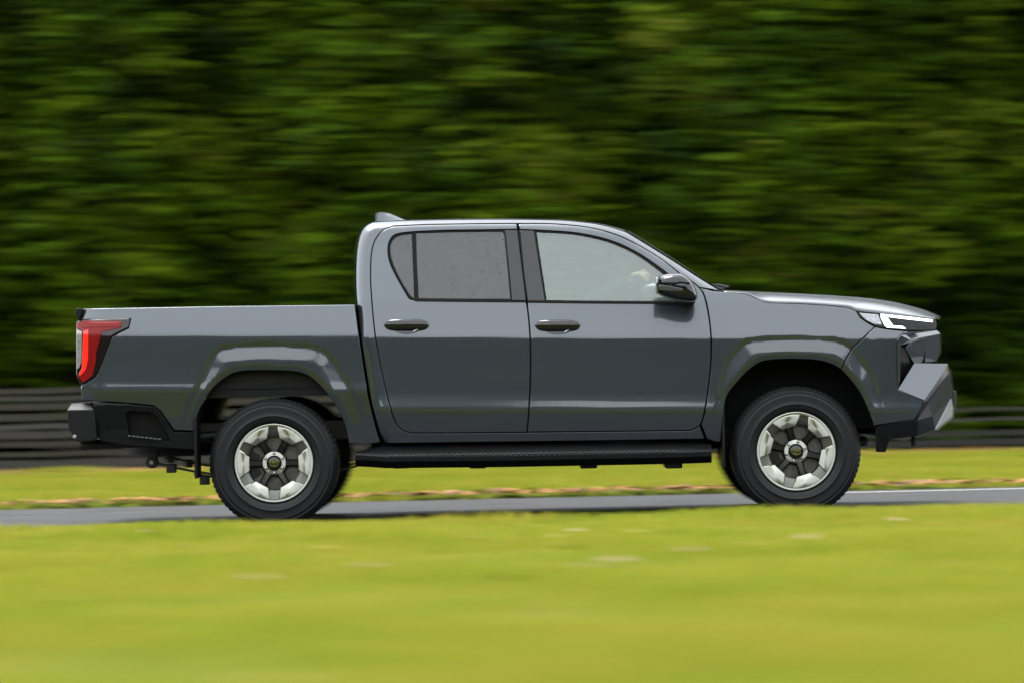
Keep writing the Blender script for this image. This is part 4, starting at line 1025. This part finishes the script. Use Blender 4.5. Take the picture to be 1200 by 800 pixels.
def spring():
    sh = unproj(178.5, 541, -.55); mid = np.array([pr[0], -.55, RW - .10]); fr = unproj(420, 545, -.55)
    for q in range(3):
        t_ = np.linspace(0, 1, 13); pts = []
        for t in t_:
            if t < .5: u = t / .5; x = sh[0] + (mid[0] - sh[0]) * u; z = sh[2] + (mid[2] - sh[2]) * (1 - (1 - u) ** 2)
            else: u = (t - .5) / .5; x = mid[0] + (fr[0] - mid[0]) * u; z = mid[2] + (fr[2] - mid[2]) * u ** 2
            if q and (t < .12 * q or t > 1 - .12 * q): continue
            pts.append((x, -.55, z - .016 * q))
        V = []
        for p in pts:
            for (dy, dz) in ((-.03, -.006), (.03, -.006), (.03, .006), (-.03, .006)): V.append((p[0], p[1] + dy, p[2] + dz))
        n = len(pts); F = [(i * 4 + k2, i * 4 + (k2 + 1) % 4, i * 4 + 4 + (k2 + 1) % 4, i * 4 + 4 + k2) for i in range(n - 1) for k2 in range(4)] + [(3, 2, 1, 0), tuple((n - 1) * 4 + k2 for k2 in range(4))]
        o = MB().add(V, F).build('leaf_spring', GREASE, P); mirror(o)
    o = MB().lathe([(.0, -.045), (.03, -.045), (.036, -.04), (.036, .04), (.0, .04)], tuple(sh + np.array([0, 0, 0])), 20).build('spring_eye', GREASE, P, smooth=40); mirror(o)
    o = MB().lathe([(.0, -.055), (.012, -.054), (.013, -.045)], tuple(sh), 14).build('spring_bush', BUSH, P, smooth=40); mirror(o)
    u_ = unproj(188, 526, -.55); m = MB().tube([tuple(sh + np.array([0, -.035, 0])), (u_[0], -.585, u_[2])], .014, 8); o = m.build('spring_shackle', GREASE, P); mirror(o)
    m = MB()
    for px, py in ((201, 549), (240, 563)):
        p = unproj(px, py, -.55); m.box((p[0] - .028, -.59, p[2] - .022), (p[0] + .028, -.51, p[2] + .03))
    o = m.build('spring_clip', GREASE, P, bevel=.005); mirror(o)
    m = MB().box((mid[0] - .06, -.60, mid[2] - .05), (mid[0] + .06, -.50, mid[2] + .02)); m.tube([(mid[0] - .13, -.57, mid[2] - .10), (mid[0] - .05, -.55, mid[2] + .25)], .025, 10)
    o = m.build('shock_absorber', GREASE, P, bevel=.0); mirror(o)
spring()
sp0 = unproj(172, 527, 0)
MB().lathe([(.12, -.10), (.30, -.105), (.355, -.08), (.37, 0), (.355, .08), (.30, .105), (.12, .10)], (0, 0, 0), 48).build('spare_wheel', TYRE, P, smooth=50)
sw = [c for c in P.children if c.name == 'spare_wheel'][0]; sw.rotation_euler = (R(90), 0, 0); sw.location = (pr[0] - .62, 0, unproj(172, 534, -.36)[2] + .10)
p = unproj(1010, 515, -.6); MB().tube([(pf[0] + .02, -.70, RW - .02), (pf[0] + .45, -.45, RW + .04)], .03, 10).tube([(pf[0] - .25, -.42, RW + .03), (pf[0] + .02, -.70, RW - .02)], .03, 10).build('suspension_arm', GREASE, P, smooth=50)
mirror([c for c in P.children if c.name == 'suspension_arm'][0])

# ---- inside of the cab
IN = -.78
def shell(xa, xb, za, zb, y, name='door_lining'):
    o = MB().box((xa, -y, za), (xb, -y + .03, zb)).build(name, INTERIOR, P, bevel=.008); mirror(o)
xa = unproj(445, 400, -.8)[0]; xb = unproj(826, 400, -.8)[0]; zb_ = unproj(640, 358, -.8)[2]
shell(xa, xb, .52, zb_ - .01, .83)
MB().box((-.97, -.83, .86), (-.94, .83, 1.30)).build('cab_lining', INTERIOR, P)
pts = []
hv = [(a, b * .97, c - .03) for a, b, c in V0]
n25 = 25
MB().add(hv, [f for f in loft([[0] * n25 for _ in range(len(hv) // n25)])[1]]).build('headliner', INTERIOR, P, smooth=60)
def seat(x, y, wd):
    e = empty('seat', (x, y, 0), 0, P)
    def cush(name, secs, m_=SEATM):
        V, F = loft([s + s[:1] for s in secs]); n_ = len(secs[0]) + 1
        o = MB().add(V, F + [tuple(range(n_ - 1)), tuple((len(secs) - 1) * n_ + q for q in range(n_ - 1))[::-1]]).build(name, m_, e, smooth=50, bevel=.02); return o
    h = wd / 2
    cush('seat_cushion', [[(-.05, yy, .72), (.50, yy, .76), (.53, yy, .82), (.48, yy, .89), (.2, yy, .86 + b), (-.05, yy, .85 + b)] for yy, b in ((-h, .03), (-h * .6, 0), (h * .6, 0), (h, .03))])
    cush('backrest', [[(-.08, yy, .82), (.06 - b, yy, .86), (-.04 - b, yy, 1.15), (-.12 - b, yy, 1.42), (-.20, yy, 1.43), (-.20, yy, 1.1)] for yy, b in ((-h, -.03), (-h * .6, 0), (h * .6, 0), (h, -.03))])
    if wd < .7: cush('headrest', [[(-.14, yy, 1.47), (-.13, yy, 1.60), (-.17, yy, 1.64), (-.22, yy, 1.62), (-.22, yy, 1.48)] for yy in (-.13, -.09, .09, .13)])
SX = unproj(615, 400, -.4)[0]
seat(SX, -.40, .50); seat(SX, .40, .50); seat(SX - .80, 0, 1.25)
dx = unproj(775, 350, -.5)[0]
MB().add(*loft([[(dx - .02, y, .75), (dx - .06, y, .98), (dx + .0, y, 1.17 + .02 * (abs(y + .4) < .25)), (dx + .30, y, 1.20), (dx + .36, y, .9)] for y in np.linspace(-.76, .76, 15)])).build('dashboard', INTERIOR, P, smooth=40)
# steering wheel, on the near side
scx, _, scz = unproj(741, 353, -.42)
e = empty('steering_wheel', (scx, -.42, scz), 0, P); e.rotation_euler = (0, R(-64), 0)
V = []; F = []; n, q_ = 40, 10
for i in range(n):
    t = 2 * math.pi * i / n
    for j in range(q_):
        u = 2 * math.pi * j / q_; rr2 = .185 + .016 * math.cos(u); V.append((rr2 * math.cos(t), rr2 * math.sin(t), .016 * math.sin(u)))
F = [(i * q_ + j, i * q_ + (j + 1) % q_, ((i + 1) % n) * q_ + (j + 1) % q_, ((i + 1) % n) * q_ + j) for i in range(n) for j in range(q_)]
MB().add(V, F).build('wheel_rim', BLACK, e, smooth=60)
MB().box((-.06, -.08, -.05), (.05, .08, .0)).box((-.02, -.18, -.03), (.02, .18, -.012)).box((-.18, -.02, -.03), (0, .02, -.012)).build('wheel_boss', BLACK, e, bevel=.01)
# mirror inside the screen
p = unproj(735, 290, 0); MB().box((p[0] - .01, -.12, p[2] - .035), (p[0] + .015, .12, p[2] + .035)).build('interior_mirror', INTERIOR, P, bevel=.01)

# ================================================================== THE DRIVER
drv = empty('person', (SX, -.42, .86)); tag(drv, 'driver with both hands gripping the steering wheel inside the cab', 'person')
def skin_chain(name, verts, edges, rad, m_, sub=2, root=0):
    me = bpy.data.meshes.new(name); me.from_pydata([tuple(v) for v in verts], edges, []); o = obj(name, me, m_, drv)
    md = o.modifiers.new('skin', 'SKIN'); md.use_smooth_shade = True; sd_ = me.skin_vertices[0].data
    for i, r_ in enumerate(rad): sd_[i].radius = (r_, r_) if not hasattr(r_, '__len__') else r_
    for i in range(len(rad)): sd_[i].use_root = (i == root)
    s = o.modifiers.new('sub', 'SUBSURF'); s.levels = sub; s.render_levels = sub; return o
# local coordinates: x forward, z up from the seat
hz = unproj(738, 333, -.5); hand = np.array([hz[0] - SX, -.07, hz[2] - .86])
gr = lambda ang: np.array([scx - SX + .185 * math.cos(ang) * math.cos(R(64)) * -0 + .0, 0, 0])
def rimpt(ang):     # point on the steering wheel rim, ang measured from the top towards the near side
    l = Vector((.185 * math.cos(ang), -.185 * math.sin(ang), 0)); l.rotate(Matrix.Rotation(R(-64), 3, 'Y')); return np.array([scx - SX + l.x, l.y, scz - .86 + l.z])
hR = rimpt(R(38)); hL = rimpt(R(-48))
wr = lambda h: h + np.array([-.085, 0, .012])
body_v = [(0, 0, .10), (-.03, 0, .26), (-.05, 0, .42), (-.04, 0, .52), (-.03, -.19, .50), (.08, -.27, .27), tuple(wr(hR) + np.array([-.012, -.01, -.01])), (-.03, .19, .50), (.08, .27, .27), tuple(wr(hL) + np.array([-.012, .01, -.01])), (-.025, 0, .575)]
skin_chain('jumper', body_v, [(0, 1), (1, 2), (2, 3), (3, 4), (4, 5), (5, 6), (3, 7), (7, 8), (8, 9), (3, 10)], [(.17, .13), (.155, .12), (.17, .125), (.13, .10), .075, .058, .040, .075, .058, .040, .065], TOP)
skin_chain('trousers', [(0, 0, .06), (.05, -.10, .07), (.46, -.13, .16), (.60, -.13, -.24), (.05, .10, .07), (.46, .13, .16), (.60, .13, -.24)], [(0, 1), (1, 2), (2, 3), (0, 4), (4, 5), (5, 6)], [(.15, .12), .10, .072, .052, .10, .072, .052], TROUSER)
skin_chain('shoe', [(.60, -.13, -.26), (.70, -.13, -.28)], [(0, 1)], [.05, .045], HAIR); skin_chain('shoe', [(.60, .13, -.26), (.70, .13, -.28)], [(0, 1)], [.05, .045], HAIR)
# head: neck, skull, jaw, nose, ears as one skin surface; hair over it
hd = [(-.02, 0, .56), (-.01, 0, .62), (.0, 0, .69), (.0, 0, .77), (.045, 0, .645), (.10, 0, .70), (-.005, -.075, .70), (-.005, .075, .70)]
skin_chain('head', hd, [(0, 1), (1, 2), (2, 3), (1, 4), (2, 5), (2, 6), (2, 7)], [.055, .06, (.088, .075), (.082, .07), (.045, .04), (.014, .012), (.020, .010), (.020, .010)], SKIN)
for sy in (-1, 1): MB().lathe([(0, -.012), (.010, -.006), (.012, 0), (.010, .006), (0, .012)], (.078, sy * .032, .715), 12).build('eye', CHROME if False else BUSH, drv, smooth=60)
MB().box((.076, -.024, .652), (.090, .024, .660)).build('mouth', mat('lip', (.4, .16, .13), .5), drv, bevel=.003)
skin_chain('hair', [(-.02, 0, .80), (-.075, 0, .74), (-.07, 0, .66), (.05, 0, .79)], [(0, 1), (1, 2), (0, 3)], [(.085, .06), (.07, .045), (.06, .03), (.05, .03)], HAIR)
# hands: palm from the wrist, four fingers closed over the rim and a thumb along it
def hand_on(h, ang, sy):
    tn = rimpt(ang + .1) - rimpt(ang - .1); tn /= np.linalg.norm(tn)
    ctr = np.array([scx - SX, 0, scz - .86]); rad = h - ctr; rad /= np.linalg.norm(rad); fw = np.cross(rad, tn); fw = fw if fw[0] > 0 else -fw
    V = [wr(h), h - fw * .045 + rad * .012, h - fw * .012 + rad * .024]; E = [(0, 1), (1, 2)]; Rd = [.026, (.040, .019), (.040, .016)]
    for q, (o_, L) in enumerate([(-.034, .92), (-.012, 1.05), (.011, 1.0), (.032, .82)]):
        b = len(V); c = h + tn * o_
        V += [c + rad * .027 + fw * .004, c + rad * .024 * L + fw * .024, c + rad * -.004 + fw * .030 * L, c - rad * .020 * L + fw * .014]
        E += [(2, b), (b, b + 1), (b + 1, b + 2), (b + 2, b + 3)]; Rd += [.0105, .0098, .0090, .0078]
    b = len(V); sgn = 1
    V += [h - fw * .034 - tn * .030 * sy, h - fw * .024 - tn * .052 * sy + rad * .004, h - fw * .006 - tn * .072 * sy + rad * .014]; E += [(1, b), (b, b + 1), (b + 1, b + 2)]; Rd += [.014, .0115, .0095]
    skin_chain('hand', V, E, Rd, SKIN, 2)
hand_on(hR, R(38), 1); hand_on(hL, R(-48), -1)
